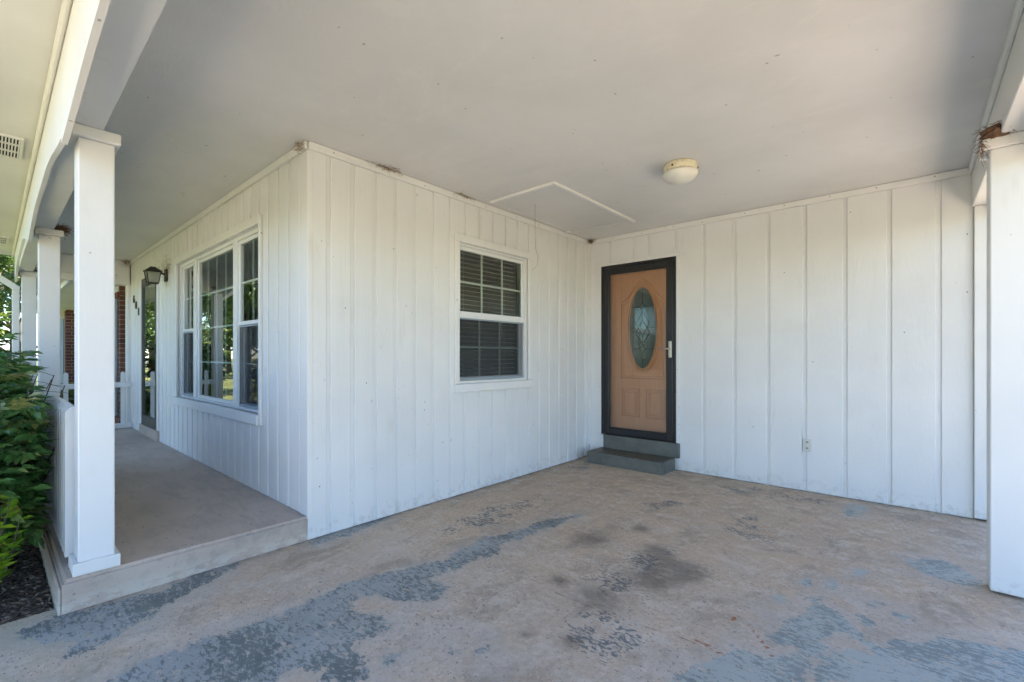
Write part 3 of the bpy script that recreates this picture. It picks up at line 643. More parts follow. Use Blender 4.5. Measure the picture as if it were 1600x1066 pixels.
# ---------------------------------------------------------------- doors
def storm_door(fn, u0, u1, z0, z1, mat, jw, sw, top, bot, loc):
    d = empty('storm_door', loc, house)
    for a in ((u0, u0 + jw, z0, z1), (u1 - jw, u1, z0, z1)): fb('jamb', mat, d, fn, a[0], a[1], -0.06, 0.012, a[2], a[3], 0.003)
    fb('head_jamb', mat, d, fn, u0 + jw, u1 - jw, -0.06, 0.012, z1 - jw, z1, 0.003)
    a, b, q0, q1 = u0 + jw + 0.003, u1 - jw - 0.003, z0 + 0.006, z1 - jw - 0.003
    for r in ((a, a + sw, q0, q1), (b - sw, b, q0, q1)): fb('stile', mat, d, fn, r[0], r[1], -0.022, 0.018, r[2], r[3], 0.005)
    fb('rail', mat, d, fn, a + sw, b - sw, -0.022, 0.018, q1 - top, q1, 0.005)
    fb('rail', mat, d, fn, a + sw, b - sw, -0.022, 0.018, q0, q0 + bot, 0.005)
    gl = (a + sw, b - sw, q0 + bot, q1 - top)
    t = 0.010
    for r in ((gl[0], gl[0] + t, gl[2], gl[3]), (gl[1] - t, gl[1], gl[2], gl[3]), (gl[0] + t, gl[1] - t, gl[2], gl[2] + t), (gl[0] + t, gl[1] - t, gl[3] - t, gl[3])):
        fb('glazing_bead', mat, d, fn, r[0], r[1], -0.012, 0.010, r[2], r[3], 0.002)
    pane(d, fn, gl[0] + t, gl[1] - t, 0.0, gl[2] + t, gl[3] - t, 'storm_glass', 'glass')
    return d
fn = face_frame(YD, 'y')
sd = storm_door(fn, -2.912, -1.973, 0.297, 2.357, 'black_frame', 0.030, 0.072, 0.07, 0.075, (-2.44, YD, 0.297))
for a in ((-2.945, -2.9125, 0.297, 2.358), (-1.9725, -1.935, 0.285, 2.358)): fb('casing', 'trim_paint', sd, fn, a[0], a[1], -0.04, 0.014, a[2], a[3], 0.003)
fb('casing', 'trim_paint', sd, fn, -2.955, -1.925, -0.04, 0.016, 2.3585, 2.392, 0.003)
# lever handle
hx = -2.037
fb('handle_plate', 'nickel', sd, fn, hx - 0.017, hx + 0.017, 0.0185, 0.026, 1.235, 1.42, 0.004)
G().tube([(hx, YD - 0.024, 1.335), (hx, YD - 0.06, 1.335), (hx - 0.012, YD - 0.068, 1.335), (hx - 0.06, YD - 0.066, 1.330), (hx - 0.115, YD - 0.062, 1.337)], [0.010, 0.009, 0.009, 0.008, 0.006], 8).out('lever', 'nickel', sd, smooth=True)
# wooden door behind it
wd = empty('entry_door', (-2.44, YD + 0.09, 0.30), house)
DY = YD + 0.075; dfn = face_frame(DY, 'y'); dcx = -2.405; dcz = 1.585
fb('door_slab', 'door_wood', wd, dfn, -2.90, -1.985, -0.045, 0.0, 0.31, 2.34)
def ring(a, b, d, r, n=48, name='oval_moulding', mat='door_wood'):
    G().tube([(dcx + a * math.cos(2 * math.pi * i / n), DY - d, dcz + b * math.sin(2 * math.pi * i / n)) for i in range(n)], r, 8, True).out(name, mat, wd, smooth=True)
ring(0.195, 0.505, 0.002, 0.017); ring(0.215, 0.527, 0.0, 0.010); ring(0.172, 0.482, 0.004, 0.006)
n = 48; ov = [(dcx + 0.178 * math.cos(2 * math.pi * i / n), dcz + 0.488 * math.sin(2 * math.pi * i / n)) for i in range(n)]
G().prism(ov[::-1], lambda u, z, t: (u, t, z), DY - 0.0045, DY - 0.001).out('oval_glass', 'obscure_glass', wd)
def came(pts, r=0.0032): G().tube([(dcx + p[0], DY - 0.006, dcz + p[1]) for p in pts], r, 5).out('came', 'lead_came', wd)
def ex(z): return 0.175 * math.sqrt(max(0, 1 - (z / 0.485) ** 2))
for cz_, a, b in ((0.25, 0.035, 0.06), (0.0, 0.055, 0.09), (-0.25, 0.035, 0.06)):
    came([(0, cz_ + b), (a, cz_), (0, cz_ - b), (-a, cz_), (0, cz_ + b)])
    came([(a, cz_), (ex(cz_), cz_)]); came([(-a, cz_), (-ex(cz_), cz_)])
came([(0, 0.48), (0, 0.31)]); came([(0, 0.19), (0, 0.09)]); came([(0, -0.09), (0, -0.19)]); came([(0, -0.31), (0, -0.48)])
came([(-0.055, 0.0), (-0.085, 0.06), (0, 0.19)]); came([(0.055, 0.0), (0.085, 0.06), (0, 0.19)])
came([(-0.055, 0.0), (-0.085, -0.06), (0, -0.19)]); came([(0.055, 0.0), (0.085, -0.06), (0, -0.19)])
def mould(pts, r=0.010):
    G().tube([(p[0], DY - 0.001, p[1]) for p in pts], r, 6, True).out('panel_moulding', 'door_wood', wd, smooth=False)
hw, zb, zs, ztop = 0.275, 0.985, 1.90, 2.155
for k, rr in ((0, 0.011), (0.028, 0.007)):
    a = hw - k; path = [(dcx - a, zb + k), (dcx - a, zs - k)]
    for i in range(13):
        t = i / 12; path.append((dcx - a + 2 * a * t, zs - k + (ztop - zs) * (math.sin(math.pi * t) ** 2)))
    path += [(dcx + a, zb + k)]; mould(path, rr)
for c in (dcx - 0.155, dcx + 0.155):
    for k, rr in ((0, 0.010), (0.026, 0.007)):
        mould([(c - 0.112 + k, 0.53 + k), (c - 0.112 + k, 0.86 - k), (c + 0.112 - k, 0.86 - k), (c + 0.112 - k, 0.53 + k)], rr)
    fb('raised_panel', 'door_wood', wd, dfn, c - 0.072, c + 0.072, 0.0, 0.007, 0.57, 0.82, 0.006)
# porch door
fn = face_frame(YP, 'y')
sp = storm_door(fn, -8.225, -7.30, 0.298, 2.335, 'charcoal_frame', 0.03, 0.05, 0.075, 0.12, (-7.76, YP, 0.298))
for a in ((-8.29, -8.226), (-7.299, -7.235)): fb('casing', 'trim_paint', sp, fn, a[0], a[1], -0.05, 0.02, ZP + 0.14, 2.336, 0.003)
fb('casing', 'trim_paint', sp, fn, -8.30, -7.225, -0.05, 0.022, 2.3365, 2.40, 0.003)
fb('threshold', 'porch_paint', sp, fn, -8.28, -7.24, -0.1, 0.03, ZP + 0.002, 0.296, 0.005)
fb('handle_plate', 'dark_metal', sp, fn, -7.392, -7.352, 0.0185, 0.03, 1.28, 1.42, 0.004)
G().tube([(-7.372, YP - 0.03, 1.35), (-7.372, YP - 0.075, 1.35), (-7.45, YP - 0.08, 1.345)], 0.010, 8).out('lever', 'dark_metal', sp, smooth=True)
pd = empty('entry_door', (-7.76, YP + 0.09, 0.3), house); pf = face_frame(YP + 0.085, 'y')
fb('door_slab', 'brown_metal', pd, pf, -8.20, -7.32, -0.04, 0.0, 0.31, 2.31)
for zz in ((0.5, 1.05), (1.2, 2.1)):
    for xx in (-8.0, -7.55): fb('raised_panel', 'brown_metal', pd, pf, xx - 0.15, xx + 0.15, 0, 0.01, zz[0], zz[1], 0.008)

# nail heads showing rust on the trim and boards
rn_ = random.Random(3)
def nail(p, axis):
    a = [(0.0045 * math.cos(i * math.pi / 4), 0.0045 * math.sin(i * math.pi / 4)) for i in range(8)]
    if axis == 'x': G().prism(a, lambda u, z, t: (t, p[1] + u, p[2] + z), p[0], p[0] + 0.0015).out('nail_head', 'straw', wA)
    else: G().prism(a, lambda u, z, t: (p[0] + u, t, p[2] + z), p[1] - 0.0015, p[1]).out('nail_head', 'straw', wC)
for i in range(9): nail((XW + 0.0201, 1.62 + i * 0.38 + rn_.uniform(-0.05, 0.05), 2.682 + rn_.uniform(-0.008, 0.008)), 'x')
for i in range(9): nail((-2.75 + i * 0.36 + rn_.uniform(-0.05, 0.05), YD - 0.0201, 2.682 + rn_.uniform(-0.008, 0.008)), 'y')
for xx, zz in ((-0.42, 2.52), (-0.93, 2.05), (0.31, 1.75), (0.31, 2.2), (-0.70, 1.2), (-1.2, 0.55), (-0.06, 1.45)): nail((xx, YD - 0.0001, zz), 'y')
for yy, zz in ((1.69, 1.6), (2.4, 0.8), (2.1, 2.1), (1.5, 0.35), (2.6, 0.5), (3.96, 1.1), (1.86, 1.05)): nail((XW + 0.0001, yy, zz), 'x')

# ---------------------------------------------------------------- attic hatch
ah = empty('attic_hatch', (-2.63, 3.8, ZC), house)
box('hatch_panel', 'ceiling_paint', ah, -2.985, -2.285, 3.13, 4.50, ZC - 0.006, ZC - 0.0005, 0.002)
box('hatch_trim', 'trim_paint', ah, -2.99, -2.247, 3.085, 3.117, ZC - 0.026, ZC - 0.0008, 0.003)
box('hatch_trim', 'trim_paint', ah, -2.274, -2.242, 3.1175, 4.56, ZC - 0.026, ZC - 0.0008, 0.003)
box('hatch_seam', 'ceiling_paint', ah, -3.0, -2.30, 4.51, 4.53, ZC - 0.012, ZC - 0.0008, 0.002)
box('hatch_seam', 'ceiling_paint', ah, -3.02, -2.995, 3.118, 4.53, ZC - 0.012, ZC - 0.0008, 0.002)
box('hatch_gap_shadow', 'slot_dark', ah, -2.98, -2.285, 3.1172, 3.1295, ZC - 0.003, ZC - 0.0006)  # dark strips painted in as the shadow between hatch trim and panel
box('hatch_gap_shadow', 'slot_dark', ah, -2.2845, -2.2745, 3.13, 4.50, ZC - 0.003, ZC - 0.0006)
box('hatch_latch', 'trim_paint', ah, -3.045, -2.975, 4.38, 4.43, ZC - 0.03, ZC - 0.0128, 0.004)

# ---------------------------------------------------------------- brick wing beyond the porch
wing = empty('brick_wing', (-9.4, 1.34, 0), house)
BX, BY, BX2, BY2 = -9.4, 1.336, -15.2, 1.178
g = G(); g.box(-15.19, BX - 0.012, BY + 0.012, 9.5, -0.1, 2.75); g.box(-17, BX2 - 0.012, BY2 + 0.012, 9.5, -0.1, 2.75)
g.out('mortar_wall', 'mortar', wing)
def bricks(xf, ya, yb, zmax, n_off):
    k = 0
    for r in range(int(zmax / 0.0755)):
        z = -0.05 + r * 0.0755; off = 0 if r % 2 else -0.105
        y = ya + off
        while y < yb:
            a, b = max(ya, y), min(yb, y + 0.20)
            if b - a > 0.03: box('brick', 'brick', wing, xf - 0.09, xf + random.uniform(-0.002, 0.002), a, b, z, z + 0.065, 0.003)
            y += 0.21
bricks(BX, BY, 1.60, 2.42, 0); bricks(BX2, BY2, BY + 0.011, 2.42, 1)
for r in range(32):                                               # long faces, seen at a glancing angle
    z = -0.05 + r * 0.0755
    for k in range(3):
        xa = BX - 0.092 - k * 0.21 - (0.105 if r % 2 else 0)
        box('brick', 'brick', wing, xa - 0.2, xa, BY + random.uniform(-0.002, 0.002), BY + 0.09, z, z + 0.065, 0.003)
def shutter(x0, x1, y):
    s = empty('shutter', ((x0 + x1) / 2, y, 0.5), wing)
    for a in ((x0, x0 + 0.05), (x1 - 0.05, x1)): box('stile', 'shutter_paint', s, a[0], a[1], y - 0.03, y, 0.3, 2.17, 0.003)
    for i in range(30): box('louver', 'shutter_paint', s, x0 + 0.05, x1 - 0.05, y - 0.022, y - 0.006, 0.33 + i * 0.061, 0.38 + i * 0.061)
shutter(-10.05, -9.55, BY - 0.003); shutter(-16.0, -15.5, BY2 - 0.003)
box('window_head', 'brick', wing, -11.3, -9.46, BY - 0.02, BY - 0.003, 2.18, 2.33, 0.003)
box('trim_strip', 'trim_brown', wing, -15.45, -15.21, BY2 - 0.012, BY2 - 0.003, 0, 2.33)
box('soffit', 'soffit_paint', wing, -17.2, -9.3, 0.76, 1.4, 2.36, 2.39)
box('frieze_board', 'trim_paint', wing, -15.1, BX - 0.01, BY - 0.03, BY - 0.004, 2.27, 2.359, 0.003)
box('fascia', 'trim_paint', wing, -17.2, -9.3, 0.735, 0.7595, 2.33, 2.50, 0.003)
box('gutter', 'trim_paint', wing, -17.2, -9.3, 0.62, 0.7345, 2.40, 2.52, 0.012)
G().prism([(0.60, 2.50), (0.75, 2.50), (5.0, 4.1), (5.0, 4.2), (0.6, 2.56)], lambda y, z, x: (x, y, z), -17.4, -9.81).out('roof', 'shingle', wing)
G().prism([(5.0, 4.1), (5.0, 4.2), (10.5, 2.6), (10.5, 2.5)], lambda y, z, x: (x, y, z), -17.4, -9.81).out('roof', 'shingle', wing)

# ---------------------------------------------------------------- separate things
# step at the carport door
st = empty('concrete_step', (-2.42, 4.83, 0)); tag(st, 'grey-green painted concrete step with riser below the black storm door', 'step')
box('tread', 'green_concrete_paint', st, -2.915, -1.985, 4.655, YD - 0.0015, -0.01, 0.13, 0.008)
box('riser', 'green_concrete_paint', st, -2.87, -1.932, YD - 0.035, YD + 0.05, 0.1305, 0.294, 0.005)
# ceiling light
cl = empty('ceiling_light', (-1.339, 3.47, ZC)); tag(cl, 'round white flush ceiling light with rusty cream collar', 'lamp')
G().lathe((-1.339, 3.47, ZC), [(0.118, -0.001), (0.122, -0.008), (0.120, -0.05), (0.112, -0.056)], 40).out('collar', 'rusty_enamel', cl, smooth=True)
G().lathe((-1.339, 3.47, ZC), [(0.110, -0.0565), (0.126, -0.064), (0.127, -0.076), (0.118, -0.098), (0.095, -0.118), (0.06, -0.131), (0.02, -0.136)], 40).out('glass_dome', 'globe_glass', cl, smooth=True)
for a in (0.4, 2.5, 4.6): G().lathe((-1.339 + 0.122 * math.cos(a), 3.47 + 0.122 * math.sin(a), ZC - 0.034), [(0.007, -0.006), (0.007, 0.006)], 8).out('screw', 'brown_metal', cl)
# outlet
ol = empty('electrical_outlet', (-0.744, YD, 0.425)); tag(ol, 'white duplex electrical outlet low on the carport wall', 'outlet')
box('cover_plate', 'outlet_plastic', ol, -0.779, -0.709, YD - 0.0095, YD + 0.0085, 0.366, 0.486, 0.003)
for zz in (0.398, 0.454):
    rc = G().lathe((0, 0, 0), [(0.016, 0), (0.0165, 0.003), (0.015, 0.004)], 16)
    rc.v = [(-0.744 + p[0], YD - 0.0096 - p[2], zz + p[1] * 0.85) for p in rc.v]
    rc.out('receptacle', 'outlet_plastic', ol)
    for dx, tilt in ((-0.006, 0.2), (0.006, -0.2)):
        G().prism([(-0.0028, -0.008), (0.0028, -0.008), (0.0028, 0.008), (-0.0028, 0.008)], lambda u, z, t: (-0.744 + dx + u, t, zz + 0.002 + z), YD - 0.0145, YD - 0.0138).out('slot', 'slot_dark', ol)
G().lathe((0, 0, 0), [(0.003, 0), (0.003, 0.0015)], 8)
# soffit vents
for i, (xx, lab) in enumerate(((-4.68, 'white slotted soffit vent nearest the carport'), (-8.5, 'small far white soffit vent near the porch end'))):
    sv = empty('soffit_vent', (xx, 0.03, 2.699)); tag(sv, lab, 'vent', 'vents in the porch soffit')
    xa, xb, ya, yb = xx - 0.24, xx + 0.24, -0.09, 0.145
    box('backing', 'slot_dark', sv, xa + 0.01, xb - 0.01, ya + 0.01, yb - 0.01, 2.694, 2.699)
    for b in ((xa, xb, ya, ya + 0.014), (xa, xb, yb - 0.014, yb), (xa, xa + 0.02, ya + 0.014, yb - 0.014), (xb - 0.02, xb, ya + 0.014, yb - 0.014)): box('vent_frame', 'soffit_paint', sv, *b, 2.684, 2.6985)
    for k in (1, 2): box('cross_bar', 'soffit_paint', sv, xa + (xb - xa) * k / 3 - 0.012, xa + (xb - xa) * k / 3 + 0.012, ya + 0.014, yb - 0.014, 2.686, 2.6935)
    for k in range(13): yy = ya + 0.026 + k * 0.0155; box('louver', 'soffit_paint', sv, xa + 0.02, xb - 0.02, yy, yy + 0.0075, 2.6855, 2.6932)
# house number
def text_mesh(ch, size):
    cu = bpy.data.curves.new('t', 'FONT'); cu.body = ch; cu.size = size; cu.extrude = 0.006; cu.offset = 0.004; cu.align_x = 'CENTER'
    o = bpy.data.objects.new('t', cu); COL.objects.link(o); dg = bpy.context.evaluated_depsgraph_get()
    me = bpy.data.meshes.new_from_object(o.evaluated_get(dg)); v = [tuple(p.co) for p in me.vertices]; f = [tuple(p.vertices) for p in me.polygons]
    bpy.data.objects.remove(o); return v, f
for ch, xx, zz, pos in (('6', -8.78, 2.105, 'top'), ('0', -8.62, 2.005, 'middle'), ('1', -8.445, 1.90, 'bottom')):
    v, f = text_mesh(ch, 0.15)
    v = [(xx + p[0] * 1.15, YP - 0.0075 - p[2], zz - 0.052 + p[1]) for p in v]
    tag(mk('house_number', v, f, 'brown_metal'), f'brown metal house number {ch}, {pos} one of the diagonal row', 'number', 'house numbers by the porch door')
# wall lantern
lx, ly, lz = -6.86, YP - 0.14, 2.215
ln = empty('wall_lantern', (lx, YP, lz)); tag(ln, 'black four-sided wall lantern with clear glass beside the porch door', 'lantern')
box('back_plate', 'dark_metal', ln, lx - 0.045, lx + 0.055, YP - 0.022, YP - 0.0006, lz - 0.055, lz + 0.10, 0.008)
G().tube([(lx + 0.005, YP - 0.02, lz + 0.03), (lx + 0.005, YP - 0.05, lz + 0.04), (lx + 0.003, YP - 0.09, lz + 0.08), (lx, ly, lz + 0.085)], 0.012, 8).out('arm', 'dark_metal', ln)
def frust(z0, z1, a, b, name, mat, lx=lx, ly=ly):
    v = [(lx + s * a, ly + t * a, z0) for s, t in ((-1, -1), (1, -1), (1, 1), (-1, 1))] + [(lx + s * b, ly + t * b, z1) for s, t in ((-1, -1), (1, -1), (1, 1), (-1, 1))]
    return mk(name, v, [(3, 2, 1, 0), (4, 5, 6, 7)] + [(i, (i + 1) % 4, 4 + (i + 1) % 4, 4 + i) for i in range(4)], mat, ln)
frust(lz + 0.056, lz + 0.094, 0.084, 0.036, 'lantern_roof', 'dark_metal'); frust(lz + 0.0942, lz + 0.108, 0.036, 0.024, 'finial', 'dark_metal')
frust(lz - 0.095, lz - 0.081, 0.05, 0.053, 'base', 'dark_metal')
frust(lz + 0.044, lz + 0.0558, 0.07, 0.08, 'top_rim', 'dark_metal')
for s, t in ((-1, -1), (1, -1), (1, 1), (-1, 1)):
    G().tube([(lx + s * 0.05, ly + t * 0.05, lz - 0.0808), (lx + s * 0.067, ly + t * 0.067, lz + 0.044)], 0.006, 4).out('corner_bar', 'dark_metal', ln)
for i in range(4):
    q = ((-1, -1), (1, -1), (1, 1), (-1, 1)); a, b = q[i], q[(i + 1) % 4]
    mk('lantern_pane', [(lx + a[0] * 0.046, ly + a[1] * 0.046, lz - 0.08), (lx + b[0] * 0.046, ly + b[1] * 0.046, lz - 0.08), (lx + b[0] * 0.063, ly + b[1] * 0.063, lz + 0.043), (lx + a[0] * 0.063, ly + a[1] * 0.063, lz + 0.043)], [(0, 1, 2, 3)], 'lantern_glass', ln)
G().lathe((lx, ly, lz - 0.0805), [(0.012, 0), (0.012, 0.04), (0.024, 0.065), (0.026, 0.085), (0.015, 0.11), (0.004, 0.118)], 14).out('bulb', 'globe_glass', ln, smooth=True)
# pull cord of the hatch
pc = [(-2.72, 3.43, 2.703), (-2.72, 3.43, 2.4), (-2.716, 3.434, 2.28), (-2.70, 3.45, 2.20), (-2.705, 3.445, 2.12), (-2.74, 3.41, 2.07)]
tag(G().tube(pc, 0.0017, 5).out('pull_cord', 'cobweb_fibre'), 'thin pull cord hanging down from the attic hatch', 'cord')
# downspout at the far porch corner
ds = empty('downspout', (-9.62, 0.235, 0)); tag(ds, 'white downspout with slanted elbow behind the farthest porch post', 'downspout')
box('pipe', 'trim_paint', ds, -9.67, -9.58, 0.195, 0.268, -0.03, 2.20, 0.006)
G().prism([(0.20, 2.2005), (0.268, 2.2005), (0.27, 2.245), (-0.08, 2.52), (-0.15, 2.49), (0.19, 2.215)], lambda y, z, x: (x, y, z), -9.665, -9.585).out('elbow', 'trim_paint', ds)
box('strap', 'trim_paint', ds, -9.674, -9.576, 0.190, 0.273, 2.10, 2.125, 0.003)
# nests and cobwebs
def fibres(name, mat, c, ext, n, L, r, seed, label, cat, group=None, droop=0.0, lump=None):
    rn = np.random.default_rng(seed); g = G()
    for i in range(n):
        p = np.array(c) + rn.normal(0, 1, 3) * np.array(ext) * 0.5
        d = rn.normal(0, 1, 3) * np.array([1, 1, 0.45]); d /= np.linalg.norm(d); l = L * rn.uniform(0.5, 1.3)
        e = p + d * l; mpt = (p + e) / 2 + rn.normal(0, l * 0.15, 3); e[2] -= droop * l * rn.random()
        g.tube([tuple(p), tuple(mpt), tuple(e)], [r, r, r * 0.5], 3)
    if lump:
        bm = bmesh.new(); bmesh.ops.create_icosphere(bm, subdivisions=3, radius=1)
        for q in bm.verts:
            s_ = 1 + 0.22 * math.sin(q.co.x * 9 + 2 * q.co.y * 7) * math.sin(q.co.z * 8 + q.co.y * 5); q.co = Vector((q.co.x * lump[0] * s_ + c[0], q.co.y * lump[1] * s_ + c[1], q.co.z * lump[2] * s_ + c[2]))
        bm.verts.index_update(); g.add([tuple(q.co) for q in bm.verts], [[q.index for q in f.verts] for f in bm.faces]); bm.free()
    return tag(g.out(name, mat, cache=False), label, cat, group)
fibres('bird_nest', 'straw', (0.33, 3.49, 2.425), (0.05, 0.10, 0.025), 240, 0.05, 0.0013, 1, 'brown straw nest on the cap of the near right post', 'nest', 'nests on post caps', 0.3, (0.06, 0.10, 0.03))
fibres('bird_nest', 'straw', (0.272, 3.475, 2.36), (0.012, 0.03, 0.045), 55, 0.035, 0.0012, 2, 'ragged end of straw hanging off the right post cap', 'nest', 'nests on post caps', 0.8)
fibres('bird_nest', 'straw', (-5.93, 0.425, 2.425), (0.07, 0.045, 0.03), 200, 0.06, 0.0018, 3, 'brown straw nest on the cap of the middle porch post', 'nest', 'nests on post caps', 0.3, (0.06, 0.035, 0.025))
fibres('bird_nest', 'straw', (-9.10, 0.418, 2.425), (0.07, 0.045, 0.03), 140, 0.06, 0.0022, 4, 'brown nest on the cap of the farthest porch post', 'nest', 'nests on post caps', 0.3, (0.06, 0.035, 0.025))
fibres('cobweb', 'cobweb_fibre', (XW + 0.035, 2.02, 2.70), (0.03, 0.14, 0.014), 140, 0.045, 0.001, 5, 'brownish cobweb tuft on the trim near the outer corner', 'cobweb', 'cobwebs')
fibres('cobweb', 'cobweb_fibre', (XW + 0.03, 2.82, 2.70), (0.02, 0.12, 0.012), 90, 0.04, 0.001, 6, 'thin cobweb tuft on the trim above the carport window', 'cobweb', 'cobwebs')
fibres('cobweb', 'straw', (XW + 0.05, YD - 0.05, 2.685), (0.05, 0.04, 0.02), 130, 0.04, 0.001, 7, 'brown cobweb clump in the inner ceiling corner', 'cobweb', 'cobwebs')
fibres('cobweb', 'cobweb_fibre', (XW - 0.05, YP - 0.03, 2.68), (0.06, 0.02, 0.03), 80, 0.035, 0.001, 8, 'cobweb tuft on the porch side of the outer corner', 'cobweb', 'cobwebs')
fibres('cobweb', 'cobweb_fibre', (-8.97, YP - 0.06, 2.675), (0.11, 0.06, 0.06), 150, 0.07, 0.0009, 9, 'dusty brown cobweb in the far porch ceiling corner', 'cobweb', 'cobwebs')
fibres('cobweb', 'cobweb_fibre', (-6.75, YP - 0.03, 2.32), (0.18, 0.02, 0.10), 150, 0.05, 0.0009, 10, 'cobweb on the wall above the porch lantern', 'cobweb', 'cobwebs')
# picket fences
def picket_profile(w, z0, z1): return [(-w / 2, z0), (w / 2, z0), (w / 2, z1 - w * 0.45), (w * 0.22, z1 - w * 0.08), (0, z1), (-w * 0.22, z1 - w * 0.08), (-w / 2, z1 - w * 0.45)]
pf = empty('picket_fence', (-4.6, 0.30, ZP)); tag(pf, 'white picket railing along the porch edge behind the leafy bush', 'fence')
for i in range(24):
    xx = -3.345 - i * 0.104
    G().prism(picket_profile(0.066, ZP + 0.035, 0.985), lambda u, z, t: (xx + t, 0.288 + u, z), -0.062, 0.0).out('picket', 'vinyl', pf)
for zz in (0.30, 0.80): box('rail', 'vinyl', pf, -5.858, -3.30, 0.3225, 0.355, zz, zz + 0.08, 0.004)
pf = empty('picket_fence', (-9.02, 0.9, ZP)); tag(pf, 'white picket fence closing the far end of the porch', 'fence')
for i in range(6):
    yy = 1.316 - i * 0.155
    G().prism(picket_profile(0.05, ZP + 0.02, 1.02), lambda u, z, t: (-9.01 + t, yy + u, z), 0.0, 0.02).out('picket', 'vinyl', pf)
for zz in (0.17, 0.785): box('rail', 'vinyl', pf, -8.989, -8.962, 0.42, YP - 0.0005, zz, zz + 0.075, 0.004)

# ---------------------------------------------------------------- plants
def leaf_arrays(pos, dirs, nrm, L, Wd, tone, fold=0.18, shape=0):
    """pointed folded leaves, 6 verts / 4 tris each; returns verts, faces, tone per vertex"""
    n = len(pos); d = dirs / np.linalg.norm(dirs, axis=1, keepdims=True)
    s = np.cross(d, nrm); s /= np.linalg.norm(s, axis=1, keepdims=True) + 1e-9; u = np.cross(s, d)
    L = L[:, None]; Wd = Wd[:, None]
    b = pos; t = pos + d * L - u * L * 0.12; m1 = pos + d * L * 0.42 - u * Wd * fold
    l1 = pos + d * L * 0.38 + s * Wd * 0.5 + u * Wd * fold * 0.6; r1 = pos + d * L * 0.38 - s * Wd * 0.5 + u * Wd * fold * 0.6
    v = np.stack([b, l1, t, r1, m1], 1).reshape(-1, 3)
    k = np.arange(n)[:, None] * 5
    f = np.concatenate([k + np.array([[0, 4, 1]]), k + np.array([[1, 4, 2]]), k + np.array([[0, 3, 4]]), k + np.array([[3, 2, 4]])], 0)
    return v, f, np.repeat(tone, 5)
def np_mesh(name, v, f, mat, parent, tone, origin):
    v = v - np.array(origin); me = bpy.data.meshes.new(name)
    me.vertices.add(len(v)); me.vertices.foreach_set('co', v.ravel())
    me.loops.add(f.size); me.loops.foreach_set('vertex_index', f.ravel().astype(np.int32))
    me.polygons.add(len(f)); me.polygons.foreach_set('loop_start', np.arange(0, f.size, f.shape[1], dtype=np.int32))
    me.materials.append(MATS[mat]); me.update(calc_edges=True)
    me.attributes.new('leaf_tone', 'FLOAT', 'POINT').data.foreach_set('value', np.ascontiguousarray(tone, dtype=np.float32))
    return link(bpy.data.objects.new(name, me), parent, origin)
def nandina(name, base, h, spread, stems, sprays, seed, label, L=(0.05, 0.10), mat='nandina_leaf'):
    rn = np.random.default_rng(seed); root = empty(name, base); tag(root, label, 'shrub')
    g = G(); P, D, Nn, Ls, Ws, T = [], [], [], [], [], []
    for s_ in range(stems):
        a = rn.uniform(0, 2 * math.pi); rr = spread * math.sqrt(rn.random()); hh = h * rn.uniform(0.55, 1.0) * (1 - 0.25 * rr / spread)
        b0 = np.array(base) + np.array([math.cos(a), math.sin(a), 0]) * rr * 0.3; top = np.array(base) + np.array([math.cos(a) * rr, math.sin(a) * rr, hh])
        mid = (b0 + top) / 2 + np.array([0, 0, 0.06]); g.tube([tuple(b0), tuple(mid), tuple(top)], [0.007, 0.006, 0.003], 5)
        for q in range(sprays):
            t = rn.uniform(0.28, 1.0); p0 = b0 * (1 - t) ** 2 + 2 * mid * t * (1 - t) + top * t * t
            aa = rn.uniform(0, 2 * math.pi); el = rn.uniform(-0.15, 0.6); d0 = np.array([math.cos(aa) * math.cos(el), math.sin(aa) * math.cos(el), math.sin(el)])
            ln_ = rn.uniform(0.16, 0.30); tone0 = rn.random() ** 1.3 * 0.7
            if rn.random() < 0.10: tone0 = 0.95
            sd = np.cross(d0, [0, 0, 1]); sd /= np.linalg.norm(sd)
            e = p0 + d0 * ln_; e[2] -= 0.05; e[1] = min(e[1], 0.2) if -9 < e[0] < -3.1 else e[1]; g.tube([tuple(p0), tuple((p0 + e) / 2 + np.array([0, 0, 0.012])), tuple(e)], 0.0016, 3)
            for k in range(4):
                tt = 0.35 + 0.65 * k / 3; c = p0 * (1 - tt) + e * tt
                for sg in (-1, 1):
                    br = sd * sg * (0.9 - 0.4 * tt) + d0 * 0.7; br[2] -= 0.1; br /= np.linalg.norm(br)
                    for j in range(3):
                        pp = c + br * (0.02 + 0.035 * j); dd = br + d0 * (0.5 if j == 2 else rn.uniform(-0.6, 0.9)) + rn.normal(0, 0.2, 3); dd[2] -= 0.25
                        if -9 < pp[0] < -3.1 and pp[1] > 0.17: continue
                        P.append(pp); D.append(dd); Nn.append(np.array([0, 0, 1]) + rn.normal(0, 0.35, 3)); l_ = rn.uniform(*L); Ls.append(l_); Ws.append(l_ * rn.uniform(0.36, 0.5)); T.append(np.clip(tone0 + rn.normal(0, 0.12), 0, 1))
    g.out('stem', 'stem', root, cache=False)
    v, f, t = leaf_arrays(np.array(P), np.array(D), np.array(Nn), np.array(Ls), np.array(Ws), np.array(T))
    o = np_mesh('foliage', v, f, mat, root, t, base); tag(o, kind='stuff'); return root
nandina('leafy_shrub', (-4.08, -0.13, -0.04), 1.44, 0.60, 60, 19, 11, 'large dark green leafy bush with bronze tips beside the near porch post')
nandina('leafy_shrub', (-5.35, -0.18, -0.04), 1.55, 0.52, 38, 15, 12, 'taller green bush with dark twig tips in front of the middle porch post')
nandina('leafy_shrub', (-8.2, -0.30, -0.04), 1.75, 0.55, 24, 12, 13, 'bright yellow-green bush at the left picture edge below the tree', mat='shrub_leaf')
